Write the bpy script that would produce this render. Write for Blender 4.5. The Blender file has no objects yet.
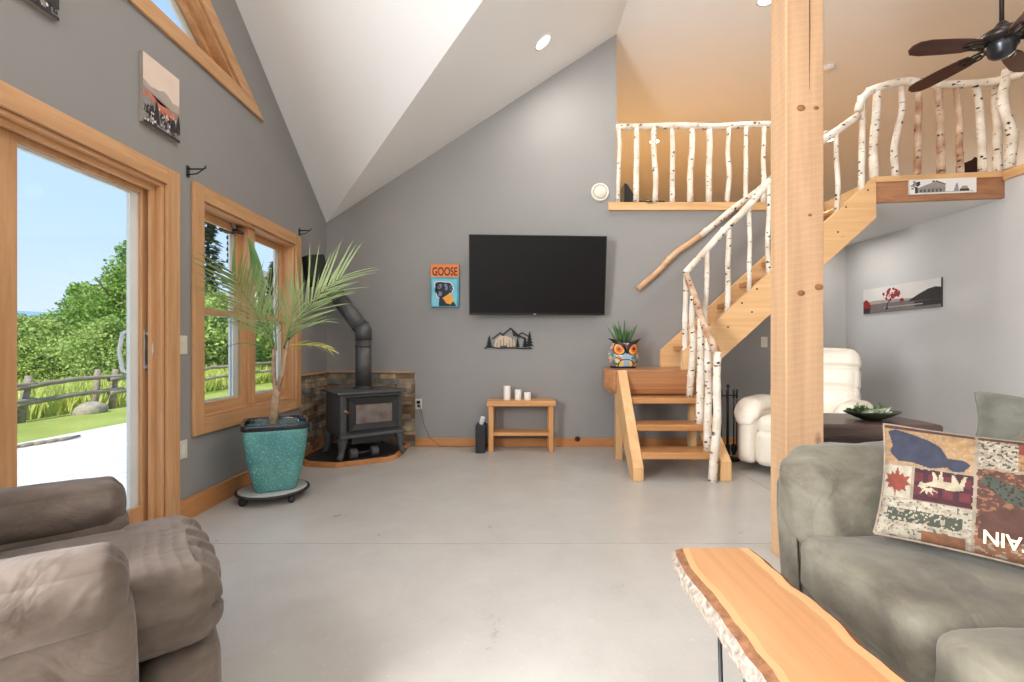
import bpy, bmesh, math, random
from mathutils import Vector, Matrix, noise, Euler
R = random.Random(7)
sc = bpy.context.scene
COL = sc.collection
PI = math.pi

# ------------------------------------------------------------------ camera
cam_d = bpy.data.cameras.new('camera')
cam_d.sensor_width = 36.0
cam_d.lens = 36.0 * 455 / 1024
cam_d.shift_x = -2 / 1024
cam_d.shift_y = 8 / 1024
cam_d.clip_start = 0.02
cam = bpy.data.objects.new('camera', cam_d)
cam.location = (0, 0, 1.07)
cam.rotation_euler = (PI / 2, 0, 0)
COL.objects.link(cam)
sc.camera = cam

# ------------------------------------------------------------------ view + cycles quality
sc.view_settings.view_transform = 'Standard'
sc.view_settings.look = 'None'
sc.view_settings.gamma = 1
sc.view_settings.use_curve_mapping = False
sc.view_settings.exposure = 0.34
try:
    sc.cycles.use_denoising = True
    sc.cycles.max_bounces = 10
    sc.cycles.diffuse_bounces = 6
    sc.cycles.transparent_max_bounces = 24
    sc.cycles.sample_clamp_indirect = 6.0
    sc.cycles.caustics_reflective = False
    sc.cycles.caustics_refractive = False
except Exception:
    pass

# ------------------------------------------------------------------ sky
w = bpy.data.worlds.new('sky')
sc.world = w
w.use_nodes = True
nt = w.node_tree
nt.nodes.clear()
tc = nt.nodes.new('ShaderNodeTexCoord')
sep = nt.nodes.new('ShaderNodeSeparateXYZ')
ramp = nt.nodes.new('ShaderNodeValToRGB')
ramp.color_ramp.elements[0].position = 0.0
ramp.color_ramp.elements[0].color = (0.72, 0.84, 1.0, 1)
ramp.color_ramp.elements[1].position = 0.75
ramp.color_ramp.elements[1].color = (0.30, 0.53, 0.95, 1)
e = ramp.color_ramp.elements.new(0.22)
e.color = (0.52, 0.72, 1.0, 1)
bg = nt.nodes.new('ShaderNodeBackground')
bg.inputs['Strength'].default_value = 1.0
wo = nt.nodes.new('ShaderNodeOutputWorld')
nt.links.new(tc.outputs['Generated'], sep.inputs[0])
nt.links.new(sep.outputs['Z'], ramp.inputs[0])
nt.links.new(ramp.outputs[0], bg.inputs['Color'])
nt.links.new(bg.outputs[0], wo.inputs[0])

# ------------------------------------------------------------------ sun and large lights
def light(name, kind, loc, energy, color=(1, 1, 1), direction=None, size=None, size_y=None, parent=None, spread=None):
    d = bpy.data.lights.new(name, kind)
    d.energy = energy
    d.color = color
    if kind == 'AREA':
        d.shape = 'RECTANGLE' if size_y else 'DISK'
        d.size = size
        if size_y:
            d.size_y = size_y
        if spread:
            d.spread = spread
    elif kind == 'POINT' or kind == 'SPOT':
        d.shadow_soft_size = size or 0.05
    o = bpy.data.objects.new(name, d)
    o.location = loc
    if direction:
        o.rotation_euler = Vector(direction).to_track_quat('-Z', 'Y').to_euler()
    COL.objects.link(o)
    if parent:
        o.parent = parent
    return o

sun = light('sun', 'SUN', (0, -10, 20), 5.2, (1.0, 0.93, 0.82), (-0.05, 0.70, -0.74))
sun.data.angle = 0.01
# added fill light at the rear wall, behind the camera
light('rear_fill', 'AREA', (1.2, -3.45, 2.9), 85, (0.95, 0.975, 1.0), (0, 1, 0), 6.0, 2.6)
# added fill light from the left, in a made-up window opening
light('side_fill', 'AREA', (-2.16, -0.19, 1.45), 420, (0.97, 0.985, 1.0), (1, 0, 0), 1.6, 2.2)

# added unseen fill light that brightens the loft ceiling
light('loft_fill', 'AREA', (11.8, 7.5, 3.6), 110, (1.0, 0.96, 0.9), (-1, -0.2, 0.1), 3.0, 1.4)

# ------------------------------------------------------------------ materials
def rgb(r, g, b):
    f = lambda c: (c / 255 / 12.92) if c / 255 <= 0.04045 else ((c / 255 + 0.055) / 1.055) ** 2.4
    return (f(r), f(g), f(b), 1)

def mix_rgb(nt, fac, a, b):
    m = nt.nodes.new('ShaderNodeMix')
    m.data_type = 'RGBA'
    for s, v in ((m.inputs[0], fac), (m.inputs[6], a), (m.inputs[7], b)):
        if hasattr(v, 'links') or isinstance(v, bpy.types.NodeSocket):
            nt.links.new(v, s)
        else:
            s.default_value = v
    return m.outputs[2]

def base_mat(name, rough=0.6, metal=0.0, spec=0.4):
    m = bpy.data.materials.new(name)
    m.use_nodes = True
    b = m.node_tree.nodes['Principled BSDF']
    b.inputs['Roughness'].default_value = rough
    b.inputs['Metallic'].default_value = metal
    b.inputs['Specular IOR Level'].default_value = spec
    return m, m.node_tree, b

def coords(nt, scale=(1, 1, 1), rot=(0, 0, 0)):
    t = nt.nodes.new('ShaderNodeTexCoord')
    mp = nt.nodes.new('ShaderNodeMapping')
    mp.inputs['Scale'].default_value = scale
    mp.inputs['Rotation'].default_value = rot
    nt.links.new(t.outputs['Object'], mp.inputs['Vector'])
    return mp.outputs[0]

def nz(nt, vec, scale, detail=4, rough=0.55, dist=0.0):
    n = nt.nodes.new('ShaderNodeTexNoise')
    n.inputs['Scale'].default_value = scale
    n.inputs['Detail'].default_value = detail
    n.inputs['Roughness'].default_value = rough
    n.inputs['Distortion'].default_value = dist
    nt.links.new(vec, n.inputs['Vector'])
    return n.outputs['Fac']

def rampf(nt, fac, p0, p1, c0=(0, 0, 0, 1), c1=(1, 1, 1, 1)):
    r = nt.nodes.new('ShaderNodeValToRGB')
    r.color_ramp.elements[0].position = p0
    r.color_ramp.elements[1].position = p1
    r.color_ramp.elements[0].color = c0
    r.color_ramp.elements[1].color = c1
    nt.links.new(fac, r.inputs[0])
    return r.outputs[0]

def bump(nt, b, h, strength=0.3, dist=0.01):
    n = nt.nodes.new('ShaderNodeBump')
    n.inputs['Strength'].default_value = strength
    n.inputs['Distance'].default_value = dist
    nt.links.new(h, n.inputs['Height'])
    nt.links.new(n.outputs[0], b.inputs['Normal'])

def plain(name, c, rough=0.5, metal=0.0, var=0.12, scale=8, bmp=0.0, spec=0.4):
    m, nt, b = base_mat(name, rough, metal, spec)
    v = coords(nt)
    f = nz(nt, v, scale)
    lo = tuple(x * (1 - var) for x in c[:3]) + (1,)
    hi = tuple(min(1, x * (1 + var)) for x in c[:3]) + (1,)
    nt.links.new(mix_rgb(nt, rampf(nt, f, 0.3, 0.7), lo, hi), b.inputs['Base Color'])
    if bmp:
        bump(nt, b, f, bmp)
    return m

def wood(name, c0, c1, axis='z', grain=26, rough=0.45, knots=True, bmp=0.05, saw=False):
    m, nt, b = base_mat(name, rough)
    s = {'x': (0.06, 1, 1), 'y': (1, 0.06, 1), 'z': (1, 1, 0.06)}[axis]
    v = coords(nt, s)
    f = nz(nt, v, grain, 6, 0.6, 0.6)
    f2 = nz(nt, v, grain * 0.22, 3, 0.5, 0.3)
    c = mix_rgb(nt, rampf(nt, f, 0.3, 0.72), c0, c1)
    c = mix_rgb(nt, rampf(nt, f2, 0.35, 0.75), c, mix_rgb(nt, 0.45, c, c0))
    if knots:
        s2 = {'x': (0.45, 1, 1), 'y': (1, 0.45, 1), 'z': (1, 1, 0.45)}[axis]
        vo = nt.nodes.new('ShaderNodeTexVoronoi')
        vo.inputs['Scale'].default_value = 4.0
        nt.links.new(coords(nt, s2), vo.inputs['Vector'])
        k = rampf(nt, vo.outputs['Distance'], 0.05, 0.11, (1, 1, 1, 1), (0, 0, 0, 1))
        c = mix_rgb(nt, k, c, tuple(x * 0.35 for x in c0[:3]) + (1,))
    if saw:
        wv = nt.nodes.new('ShaderNodeTexWave')
        wv.wave_type = 'BANDS'
        wv.bands_direction = 'Z'
        wv.inputs['Scale'].default_value = 9.0
        wv.inputs['Distortion'].default_value = 1.2
        wv.inputs['Detail'].default_value = 2
        nt.links.new(coords(nt, (1, 1, 1), (0, 0.18, 0)), wv.inputs['Vector'])
        c = mix_rgb(nt, rampf(nt, wv.outputs['Fac'], 0.78, 0.98, (0, 0, 0, 1), (0.10, 0.10, 0.10, 1)), c, tuple(min(1, x * 1.3) for x in c1[:3]) + (1,))
        bump(nt, b, wv.outputs['Fac'], 0.12, 0.004)
    elif bmp:
        bump(nt, b, f, bmp, 0.004)
    nt.links.new(c, b.inputs['Base Color'])
    return m

MT = {}
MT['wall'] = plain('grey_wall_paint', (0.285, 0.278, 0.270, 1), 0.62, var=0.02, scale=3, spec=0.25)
MT['wall_lit'] = plain('lit_grey_wall_paint', (0.62, 0.61, 0.60, 1), 0.6, var=0.02, scale=3, spec=0.25)  # wall grey lightened, so the door's light is put into the colour
MT['ceiling'] = plain('white_ceiling_paint', (0.80, 0.80, 0.79, 1), 0.8, var=0.01, scale=2, spec=0.1)
MT['trim'] = wood('fir_trim', rgb(186, 138, 94), rgb(218, 172, 126), 'z', knots=False)
MT['trim_y'] = wood('fir_trim_lengthwise', rgb(186, 138, 94), rgb(218, 172, 126), 'y', knots=False)
MT['base_x'] = wood('fir_baseboard', rgb(176, 118, 70), rgb(206, 148, 96), 'x', knots=True)
MT['base_y'] = wood('fir_baseboard_side', rgb(176, 118, 70), rgb(206, 148, 96), 'y', knots=True)
MT['pine_x'] = wood('pine_planed', rgb(204, 158, 108), rgb(230, 188, 138), 'x', grain=18)
MT['pine_y'] = wood('pine_planed_y', rgb(204, 158, 108), rgb(230, 188, 138), 'y', grain=18)
MT['pine_z'] = wood('pine_planed_z', rgb(204, 158, 108), rgb(230, 188, 138), 'z', grain=18)
MT['tread'] = wood('stair_tread', rgb(166, 112, 66), rgb(204, 152, 102), 'x', grain=20, rough=0.3)
MT['slab'] = wood('cherry_slab', rgb(150, 100, 64), rgb(200, 146, 100), 'x', grain=12, rough=0.3)
MT['post'] = wood('rough_sawn_beam', rgb(160, 126, 94), rgb(188, 152, 116), 'z', grain=14, rough=0.75, saw=True)
MT['table'] = wood('oak_table', rgb(192, 136, 84), rgb(222, 170, 114), 'x', grain=22, knots=False)
MT['table_z'] = wood('oak_table_leg', rgb(192, 136, 84), rgb(222, 170, 114), 'z', grain=22, knots=False)
MT['fascia'] = wood('brown_fascia', rgb(136, 92, 64), rgb(182, 130, 92), 'x', grain=16)
MT['loftfloor'] = wood('loft_pine_floor', rgb(188, 154, 112), rgb(206, 176, 134), 'y', grain=14, rough=0.35)
MT['darkwood'] = wood('dark_wood', rgb(56, 42, 38), rgb(92, 72, 64), 'x', grain=18, rough=0.4, knots=False)
MT['blade'] = wood('walnut_blade', rgb(58, 28, 18), rgb(84, 44, 28), 'x', grain=18, rough=0.35, knots=False)
MT['greywood'] = wood('weathered_wood', rgb(112, 104, 92), rgb(168, 158, 142), 'y', grain=20, rough=0.85, knots=False)
MT['black'] = plain('black_plastic', (0.012, 0.012, 0.013, 1), 0.35)
MT['screen'] = plain('dark_screen', (0.010, 0.009, 0.009, 1), 0.35, var=0.02, spec=0.12)
MT['iron'] = plain('black_iron', (0.02, 0.02, 0.022, 1), 0.5)
MT['stove'] = plain('grey_cast_iron', (0.085, 0.088, 0.09, 1), 0.5, 0.25, bmp=0.06, scale=40)
MT['stove_dark'] = plain('dark_cast_iron', (0.03, 0.031, 0.033, 1), 0.45, 0.2)
MT['pipe'] = plain('stove_pipe_steel', (0.10, 0.10, 0.102, 1), 0.42, 0.4)
MT['bronze'] = plain('dark_bronze', (0.045, 0.036, 0.030, 1), 0.35, 0.7)
MT['silver'] = plain('satin_nickel', (0.65, 0.65, 0.66, 1), 0.3, 0.9)
MT['white'] = plain('white_plastic', (0.72, 0.72, 0.70, 1), 0.4, var=0.02)
MT['vinyl'] = plain('white_vinyl', (0.75, 0.77, 0.75, 1), 0.4, var=0.03)
MT['cream'] = plain('cream_plastic', (0.68, 0.64, 0.55, 1), 0.4, var=0.02)
MT['candle'] = plain('ivory_wax', (0.82, 0.80, 0.74, 1), 0.5, var=0.04)
MT['navy'] = plain('dark_blue_box', (0.018, 0.022, 0.032, 1), 0.5)
MT['soil'] = plain('potting_soil', (0.03, 0.022, 0.016, 1), 0.95, var=0.4, scale=60, bmp=0.5)
MT['leather'] = plain('cream_leather', (0.74, 0.68, 0.58, 1), 0.42, var=0.05, scale=5, bmp=0.05)
MT['glossdark'] = plain('glossy_black_glaze', (0.012, 0.016, 0.022, 1), 0.12, spec=0.6)
MT['orange'] = plain('orange_paint', rgb(232, 128, 62), 0.6)
MT['teal'] = plain('teal_paint', rgb(64, 160, 178), 0.6, var=0.2)
MT['skyblue'] = plain('pale_blue_paint', rgb(120, 190, 208), 0.6)
MT['dogblack'] = plain('black_paint', rgb(34, 36, 48), 0.6)
MT['dogblue'] = plain('slate_blue_paint', rgb(112, 122, 152), 0.6)
MT['bandana'] = plain('golden_orange_paint', rgb(240, 168, 60), 0.6)
MT['paper'] = plain('pale_canvas', rgb(226, 206, 190), 0.8, var=0.03)
MT['paperwhite'] = plain('white_canvas', rgb(226, 222, 218), 0.8, var=0.03)
MT['mist'] = plain('grey_mist_paint', rgb(178, 166, 156), 0.8)
MT['mist2'] = plain('darker_mist_paint', rgb(152, 142, 132), 0.8)
MT['salmon'] = plain('salmon_paint', rgb(196, 122, 100), 0.8, var=0.2, scale=30)
MT['charcoal'] = plain('charcoal_paint', rgb(56, 54, 54), 0.8, var=0.35, scale=60)
MT['ash'] = plain('ash_grey_paint', rgb(140, 136, 134), 0.8, var=0.3, scale=60)
MT['redleaf'] = plain('red_foliage_paint', rgb(150, 44, 40), 0.7, var=0.3, scale=50)
MT['lake'] = plain('lake_grey_paint', rgb(120, 112, 110), 0.7, var=0.1)
MT['ember'] = plain('sooty_stove_glass', (0.16, 0.13, 0.115, 1), 0.15, var=0.35, scale=9)
MT['deckwhite'] = wood('white_deck_boards', rgb(206, 202, 196), rgb(232, 230, 226), 'y', grain=10, rough=0.6, knots=False)
MT['rock'] = plain('field_rock', rgb(150, 144, 132), 0.9, var=0.3, bmp=0.5)
MT['bark'] = plain('tree_bark', rgb(96, 82, 70), 0.9, var=0.35, scale=20, bmp=0.5)
MT['palmtrunk'] = plain('palm_trunk', rgb(164, 138, 112), 0.85, var=0.3, scale=30, bmp=0.4)
MT['hill'] = plain('hazed_hill', rgb(120, 148, 172), 1.0, var=0.1, scale=0.05, spec=0)  # distance haze is put into the base colour
MT['shed'] = plain('white_siding', (0.8, 0.8, 0.8, 1), 0.7)

def leaf_mat(name, c, c2, trans=0.35):
    m, nt, b = base_mat(name, 0.55)
    v = coords(nt)
    col = mix_rgb(nt, rampf(nt, nz(nt, v, 1.7, 3), 0.3, 0.7), c, c2)
    nt.links.new(col, b.inputs['Base Color'])
    t = nt.nodes.new('ShaderNodeBsdfTranslucent')
    nt.links.new(col, t.inputs['Color'])
    mx = nt.nodes.new('ShaderNodeMixShader')
    mx.inputs[0].default_value = trans
    nt.links.new(b.outputs[0], mx.inputs[1])
    nt.links.new(t.outputs[0], mx.inputs[2])
    nt.links.new(mx.outputs[0], nt.nodes['Material Output'].inputs['Surface'])
    return m
MT['leaf_a'] = leaf_mat('maple_leaf', rgb(100, 136, 56), rgb(156, 184, 92))
MT['leaf_b'] = leaf_mat('shrub_leaf', rgb(126, 158, 70), rgb(184, 200, 116))
MT['leaf_d'] = leaf_mat('spruce_needle', rgb(44, 70, 40), rgb(80, 108, 62))
MT['weed'] = leaf_mat('tall_weed', rgb(172, 190, 84), rgb(212, 218, 128))
MT['palm'] = leaf_mat('palm_leaflet', rgb(104, 132, 70), rgb(172, 190, 136), 0.3)
MT['palmdry'] = leaf_mat('palm_leaflet_yellow', rgb(176, 176, 70), rgb(196, 184, 110), 0.3)
MT['succulent'] = leaf_mat('succulent_leaf', rgb(58, 98, 56), rgb(110, 148, 94), 0.15)
MT['paleleaf'] = leaf_mat('pale_leaf', rgb(176, 186, 160), rgb(214, 214, 196), 0.15)

def glass_mat():
    m = bpy.data.materials.new('window_glass')
    m.use_nodes = True
    nt = m.node_tree
    nt.nodes.clear()
    o = nt.nodes.new('ShaderNodeOutputMaterial')
    t = nt.nodes.new('ShaderNodeBsdfTransparent')
    t.inputs['Color'].default_value = (0.97, 0.98, 0.975, 1)
    g = nt.nodes.new('ShaderNodeBsdfGlossy')
    g.inputs['Roughness'].default_value = 0.02
    mx = nt.nodes.new('ShaderNodeMixShader')
    mx.inputs[0].default_value = 0.04
    nt.links.new(t.outputs[0], mx.inputs[1])
    nt.links.new(g.outputs[0], mx.inputs[2])
    nt.links.new(mx.outputs[0], o.inputs[0])
    return m
MT['glass'] = glass_mat()

def emit_mat(name, c, s):
    m, nt, b = base_mat(name, 0.4)
    b.inputs['Base Color'].default_value = (0.9, 0.9, 0.9, 1)
    b.inputs['Emission Color'].default_value = c
    b.inputs['Emission Strength'].default_value = s
    return m
MT['lamp'] = emit_mat('lit_lamp_lens', (1, 0.97, 0.92, 1), 6)
MT['lampwarm'] = emit_mat('lit_warm_lamp_lens', (1, 0.82, 0.58, 1), 6)

def floor_mat():
    m, nt, b = base_mat('polished_concrete', 0.3, 0, 0.45)
    v = coords(nt)
    a = rampf(nt, nz(nt, v, 0.9, 6, 0.65, 0.2), 0.3, 0.72)
    d = rampf(nt, nz(nt, v, 3.2, 9, 0.72, 0.35), 0.3, 0.72)
    c = mix_rgb(nt, a, rgb(172, 167, 160), rgb(188, 184, 178))
    c = mix_rgb(nt, 0.24, c, mix_rgb(nt, d, rgb(148, 142, 136), rgb(206, 202, 196)))
    sp = nz(nt, v, 60, 3)
    c = mix_rgb(nt, rampf(nt, sp, 0.62, 0.75, (0, 0, 0, 1), (0.35, 0.35, 0.35, 1)), c, rgb(214, 210, 204))
    nt.links.new(c, b.inputs['Base Color'])
    r = nt.nodes.new('ShaderNodeMapRange')
    r.inputs[3].default_value = 0.27
    r.inputs[4].default_value = 0.33
    nt.links.new(d, r.inputs[0])
    nt.links.new(r.outputs[0], b.inputs['Roughness'])
    return m
MT['floor'] = floor_mat()

def suede(name, c0, c1, bscale=7.0, bstr=0.5):
    m, nt, b = base_mat(name, 0.75, 0, 0.25)
    v = coords(nt)
    f = nz(nt, coords(nt, (1.0, 1.0, 1.6), (0.2, 0.1, 0.5)), 4.2, 7, 0.62, 0.35)
    c = mix_rgb(nt, rampf(nt, f, 0.28, 0.72), c0, c1)
    f4 = nz(nt, coords(nt, (3.5, 0.9, 2.0), (0.1, 0.2, 0.7)), 6.0, 6, 0.62, 0.2)
    c = mix_rgb(nt, rampf(nt, f4, 0.55, 0.8, (0, 0, 0, 1), (0.28, 0.28, 0.28, 1)), c, tuple(min(1, x * 1.45) for x in c1[:3]) + (1,))
    nt.links.new(c, b.inputs['Base Color'])
    b.inputs['Sheen Weight'].default_value = 0.12
    b.inputs['Sheen Roughness'].default_value = 0.45
    f3 = nz(nt, coords(nt, (1, 1, 1)), bscale, 3, 0.5, 1.2)
    bump(nt, b, f3, bstr, 0.02)
    return m
MT['taupe'] = suede('taupe_suede', rgb(78, 65, 55), rgb(122, 110, 101))
MT['sage'] = suede('sage_grey_suede', rgb(66, 59, 49), rgb(116, 111, 97))
MT['sagedark'] = suede('sage_cushion_cloth', rgb(70, 69, 60), rgb(102, 101, 91))

def birch_mat(nm='birch_bark', ca=rgb(206, 190, 170), cb=rgb(238, 230, 218)):
    m, nt, b = base_mat(nm, 0.7, 0, 0.3)
    v = coords(nt, (1, 1, 1))
    c = mix_rgb(nt, rampf(nt, nz(nt, v, 6, 4), 0.35, 0.7), ca, cb)
    # short dark lenticels across the stem
    v2 = coords(nt, (14, 14, 42))
    k = nz(nt, v2, 1.0, 2, 0.5, 0.3)
    k = rampf(nt, k, 0.66, 0.72)
    c = mix_rgb(nt, k, c, rgb(92, 78, 66))
    v3 = coords(nt, (1, 1, 2.0))
    vo = nt.nodes.new('ShaderNodeTexVoronoi')
    vo.inputs['Scale'].default_value = 11.0
    nt.links.new(v3, vo.inputs['Vector'])
    k2 = rampf(nt, mix_rgb(nt, 0.5, vo.outputs['Distance'], nz(nt, v, 38, 3)), 0.30, 0.36, (1, 1, 1, 1), (0, 0, 0, 1))
    c = mix_rgb(nt, k2, c, rgb(52, 42, 36))
    nt.links.new(c, b.inputs['Base Color'])
    bump(nt, b, k, 0.2, 0.003)
    return m
MT['birch'] = birch_mat()
MT['birchbrown'] = birch_mat('brown_birch_bark', rgb(158, 112, 82), rgb(220, 200, 176))
MT['barewood'] = wood('bare_birch_rail', rgb(188, 138, 96), rgb(226, 196, 160), 'x', grain=10, knots=True)

def glaze_mat():
    m, nt, b = base_mat('teal_speckled_glaze', 0.18, 0, 0.6)
    v = coords(nt)
    c = mix_rgb(nt, rampf(nt, nz(nt, v, 5, 3), 0.3, 0.7), rgb(52, 116, 116), rgb(88, 152, 148))
    c = mix_rgb(nt, rampf(nt, nz(nt, v, 95, 3, 0.6), 0.54, 0.66, (0, 0, 0, 1), (0.45, 0.45, 0.45, 1)), c, rgb(172, 206, 194))
    nt.links.new(c, b.inputs['Base Color'])
    return m
MT['glaze'] = glaze_mat()

def bench_mats():
    MT['heart'] = wood('cherry_heartwood', rgb(164, 114, 74), rgb(194, 146, 102), 'y', grain=16, rough=0.42, knots=False)
    MT['sap'] = wood('cherry_sapwood', rgb(186, 140, 96), rgb(206, 162, 116), 'y', grain=16, rough=0.42, knots=False)
    MT['edgebark'] = plain('brown_inner_bark', rgb(122, 82, 54), 0.85, var=0.35, scale=40, bmp=0.6)
    MT['greybark'] = plain('grey_outer_bark', rgb(136, 124, 112), 0.95, var=0.5, scale=60, bmp=0.8)
bench_mats()

def stone_mat(nm='ledge_stone', ca=rgb(112, 100, 86), cb=rgb(176, 158, 134)):
    m, nt, b = base_mat(nm, 0.85, 0, 0.3)
    v = coords(nt)
    c = mix_rgb(nt, rampf(nt, nz(nt, v, 9, 4, 0.6), 0.3, 0.7), ca, cb)
    c = mix_rgb(nt, rampf(nt, nz(nt, v, 5, 3), 0.55, 0.72), c, rgb(138, 112, 88))
    nt.links.new(c, b.inputs['Base Color'])
    bump(nt, b, nz(nt, v, 60, 5, 0.7), 0.6, 0.01)
    return m
MT['stone'] = stone_mat()

def lawn_mat():
    m, nt, b = base_mat('lawn_grass', 0.9, 0, 0.1)
    v = coords(nt)
    c = mix_rgb(nt, rampf(nt, nz(nt, v, 0.7, 4), 0.3, 0.7), rgb(140, 152, 74), rgb(168, 178, 98))
    c = mix_rgb(nt, rampf(nt, nz(nt, v, 14, 5, 0.7), 0.35, 0.65), mix_rgb(nt, 0.3, c, rgb(104, 120, 54)), c)
    nt.links.new(c, b.inputs['Base Color'])
    return m
MT['lawn'] = lawn_mat()

# ------------------------------------------------------------------ mesh building
class MB:
    def __init__(self):
        self.bm = bmesh.new()
        self.cur = 0
    def mat(self, i):
        self.cur = i
        return self
    def faces(self, vs, fs):
        bv = [self.bm.verts.new(v) for v in vs]
        out = []
        for f in fs:
            try:
                nf = self.bm.faces.new([bv[i] for i in f])
                nf.material_index = self.cur
                out.append(nf)
            except ValueError:
                pass
        return bv
    def box(self, a, b):
        (x0, y0, z0), (x1, y1, z1) = [tuple(min(p, q) for p, q in zip(a, b)), tuple(max(p, q) for p, q in zip(a, b))]
        vs = [(x0, y0, z0), (x1, y0, z0), (x1, y1, z0), (x0, y1, z0), (x0, y0, z1), (x1, y0, z1), (x1, y1, z1), (x0, y1, z1)]
        self.faces(vs, [(0, 3, 2, 1), (4, 5, 6, 7), (0, 1, 5, 4), (1, 2, 6, 5), (2, 3, 7, 6), (3, 0, 4, 7)])
        return self
    def obox(self, c, size, M=None):
        M = M or Matrix.Identity(3)
        hx, hy, hz = [s / 2 for s in size]
        vs = [Vector(c) + M @ Vector(p) for p in [(-hx, -hy, -hz), (hx, -hy, -hz), (hx, hy, -hz), (-hx, hy, -hz), (-hx, -hy, hz), (hx, -hy, hz), (hx, hy, hz), (-hx, hy, hz)]]
        self.faces(vs, [(0, 3, 2, 1), (4, 5, 6, 7), (0, 1, 5, 4), (1, 2, 6, 5), (2, 3, 7, 6), (3, 0, 4, 7)])
        return self
    def prism(self, poly, a, b, axis):
        """poly: 2-D outline, extruded along axis from a to b. x: (y,z)  y: (x,z)  z: (x,y)"""
        def P(u, v, t):
            return {'x': (t, u, v), 'y': (u, t, v), 'z': (u, v, t)}[axis]
        n = len(poly)
        vs = [P(u, v, a) for u, v in poly] + [P(u, v, b) for u, v in poly]
        fs = [tuple(range(n)), tuple(range(2 * n - 1, n - 1, -1))] + [(i, i + n, (i + 1) % n + n, (i + 1) % n) for i in range(n)]
        self.faces(vs, fs)
        return self
    def tube(self, pts, rad, seg=10, cap=True):
        pts = [Vector(p) for p in pts]
        n = len(pts)
        if not hasattr(rad, '__len__'):
            rad = [rad] * n
        rings = []
        ref = None
        for i, p in enumerate(pts):
            t = (pts[min(i + 1, n - 1)] - pts[max(i - 1, 0)]).normalized()
            if ref is None:
                ref = Vector((0, 0, 1)) if abs(t.z) < 0.9 else Vector((1, 0, 0))
                ref = (ref - t * ref.dot(t)).normalized()
            else:
                ref = (ref - t * ref.dot(t)).normalized()
            bn = t.cross(ref)
            rings.append([self.bm.verts.new(p + (ref * math.cos(2 * PI * k / seg) + bn * math.sin(2 * PI * k / seg)) * rad[i]) for k in range(seg)])
        for i in range(n - 1):
            for k in range(seg):
                f = self.bm.faces.new((rings[i][k], rings[i][(k + 1) % seg], rings[i + 1][(k + 1) % seg], rings[i + 1][k]))
                f.material_index = self.cur
                f.smooth = True
        if cap:
            for r in (rings[0][::-1], rings[-1]):
                f = self.bm.faces.new(r)
                f.material_index = self.cur
        return self
    def lathe(self, prof, c=(0, 0, 0), seg=32, M=None, cap=True, sq=None):
        """prof: list of (r, z). sq: superellipse exponent for squarish sections"""
        M = M or Matrix.Identity(3)
        c = Vector(c)
        rings = []
        for r, z in prof:
            ring = []
            for k in range(seg):
                a = 2 * PI * k / seg
                ca, sa = math.cos(a), math.sin(a)
                m = 1.0
                if sq:
                    m = 1.0 / (abs(ca) ** sq + abs(sa) ** sq) ** (1 / sq)
                ring.append(self.bm.verts.new(c + M @ Vector((r * ca * m, r * sa * m, z))))
            rings.append(ring)
        for i in range(len(rings) - 1):
            for k in range(seg):
                f = self.bm.faces.new((rings[i][k], rings[i][(k + 1) % seg], rings[i + 1][(k + 1) % seg], rings[i + 1][k]))
                f.material_index = self.cur
                f.smooth = True
        if cap:
            for r in (rings[0][::-1], rings[-1]):
                f = self.bm.faces.new(r)
                f.material_index = self.cur
        return self
    def ball(self, c, r, seg=12, scale=(1, 1, 1)):
        prof = []
        n = max(5, seg // 2)
        for i in range(n + 1):
            a = -PI / 2 + PI * i / n
            prof.append((max(1e-4, r * math.cos(a)), r * math.sin(a)))
        return self.lathe(prof, c, seg, Matrix.Diagonal(scale), cap=True)
    def soft(self, c, size, r=0.05, n=10, puff=(0, 0, 0), M=None, fn=None, wr=0.0, wscale=5.0, seed=0.0):
        """rounded, puffed box: size full extents, r edge radius, puff bulge of the x/y/z faces"""
        M = M or Matrix.Identity(3)
        c = Vector(c)
        h = Vector(size) / 2
        r = min(r, min(h) * 0.98)
        grid = {}
        def vert(p):
            key = tuple(round(x, 5) for x in p)
            if key in grid:
                return grid[key]
            q = Vector([math.copysign(abs(x) ** 0.8, x) if x else 0.0 for x in p])
            q = Vector((q.x * h.x, q.y * h.y, q.z * h.z))
            inner = Vector([max(-(h[i] - r), min(h[i] - r, q[i])) for i in range(3)])
            d = q - inner
            if d.length > 1e-9:
                nrm = d.normalized()
                q2 = inner + nrm * r
            else:
                q2 = q
                nrm = Vector((0, 0, 0))
            fx, fy, fz = (1 - p[0] ** 2), (1 - p[1] ** 2), (1 - p[2] ** 2)
            if abs(p[0]) > 0.999:
                q2.x += math.copysign(puff[0] * fy * fz, p[0])
            if abs(p[1]) > 0.999:
                q2.y += math.copysign(puff[1] * fx * fz, p[1])
            if abs(p[2]) > 0.999:
                q2.z += math.copysign(puff[2] * fx * fy, p[2])
            if fn:
                q2 = Vector(fn(q2, p))
            if wr:
                s = noise.noise(q2 * wscale + Vector((seed, seed * 2, 0))) * 0.7 + noise.noise(q2 * wscale * 2.3 + Vector((seed, 0, 5))) * 0.4
                dirn = Vector((p[0] ** 5, p[1] ** 5, p[2] ** 5))
                if dirn.length > 1e-6:
                    q2 = q2 + dirn.normalized() * s * wr
            v = self.bm.verts.new(c + M @ q2)
            grid[key] = v
            return v
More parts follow.
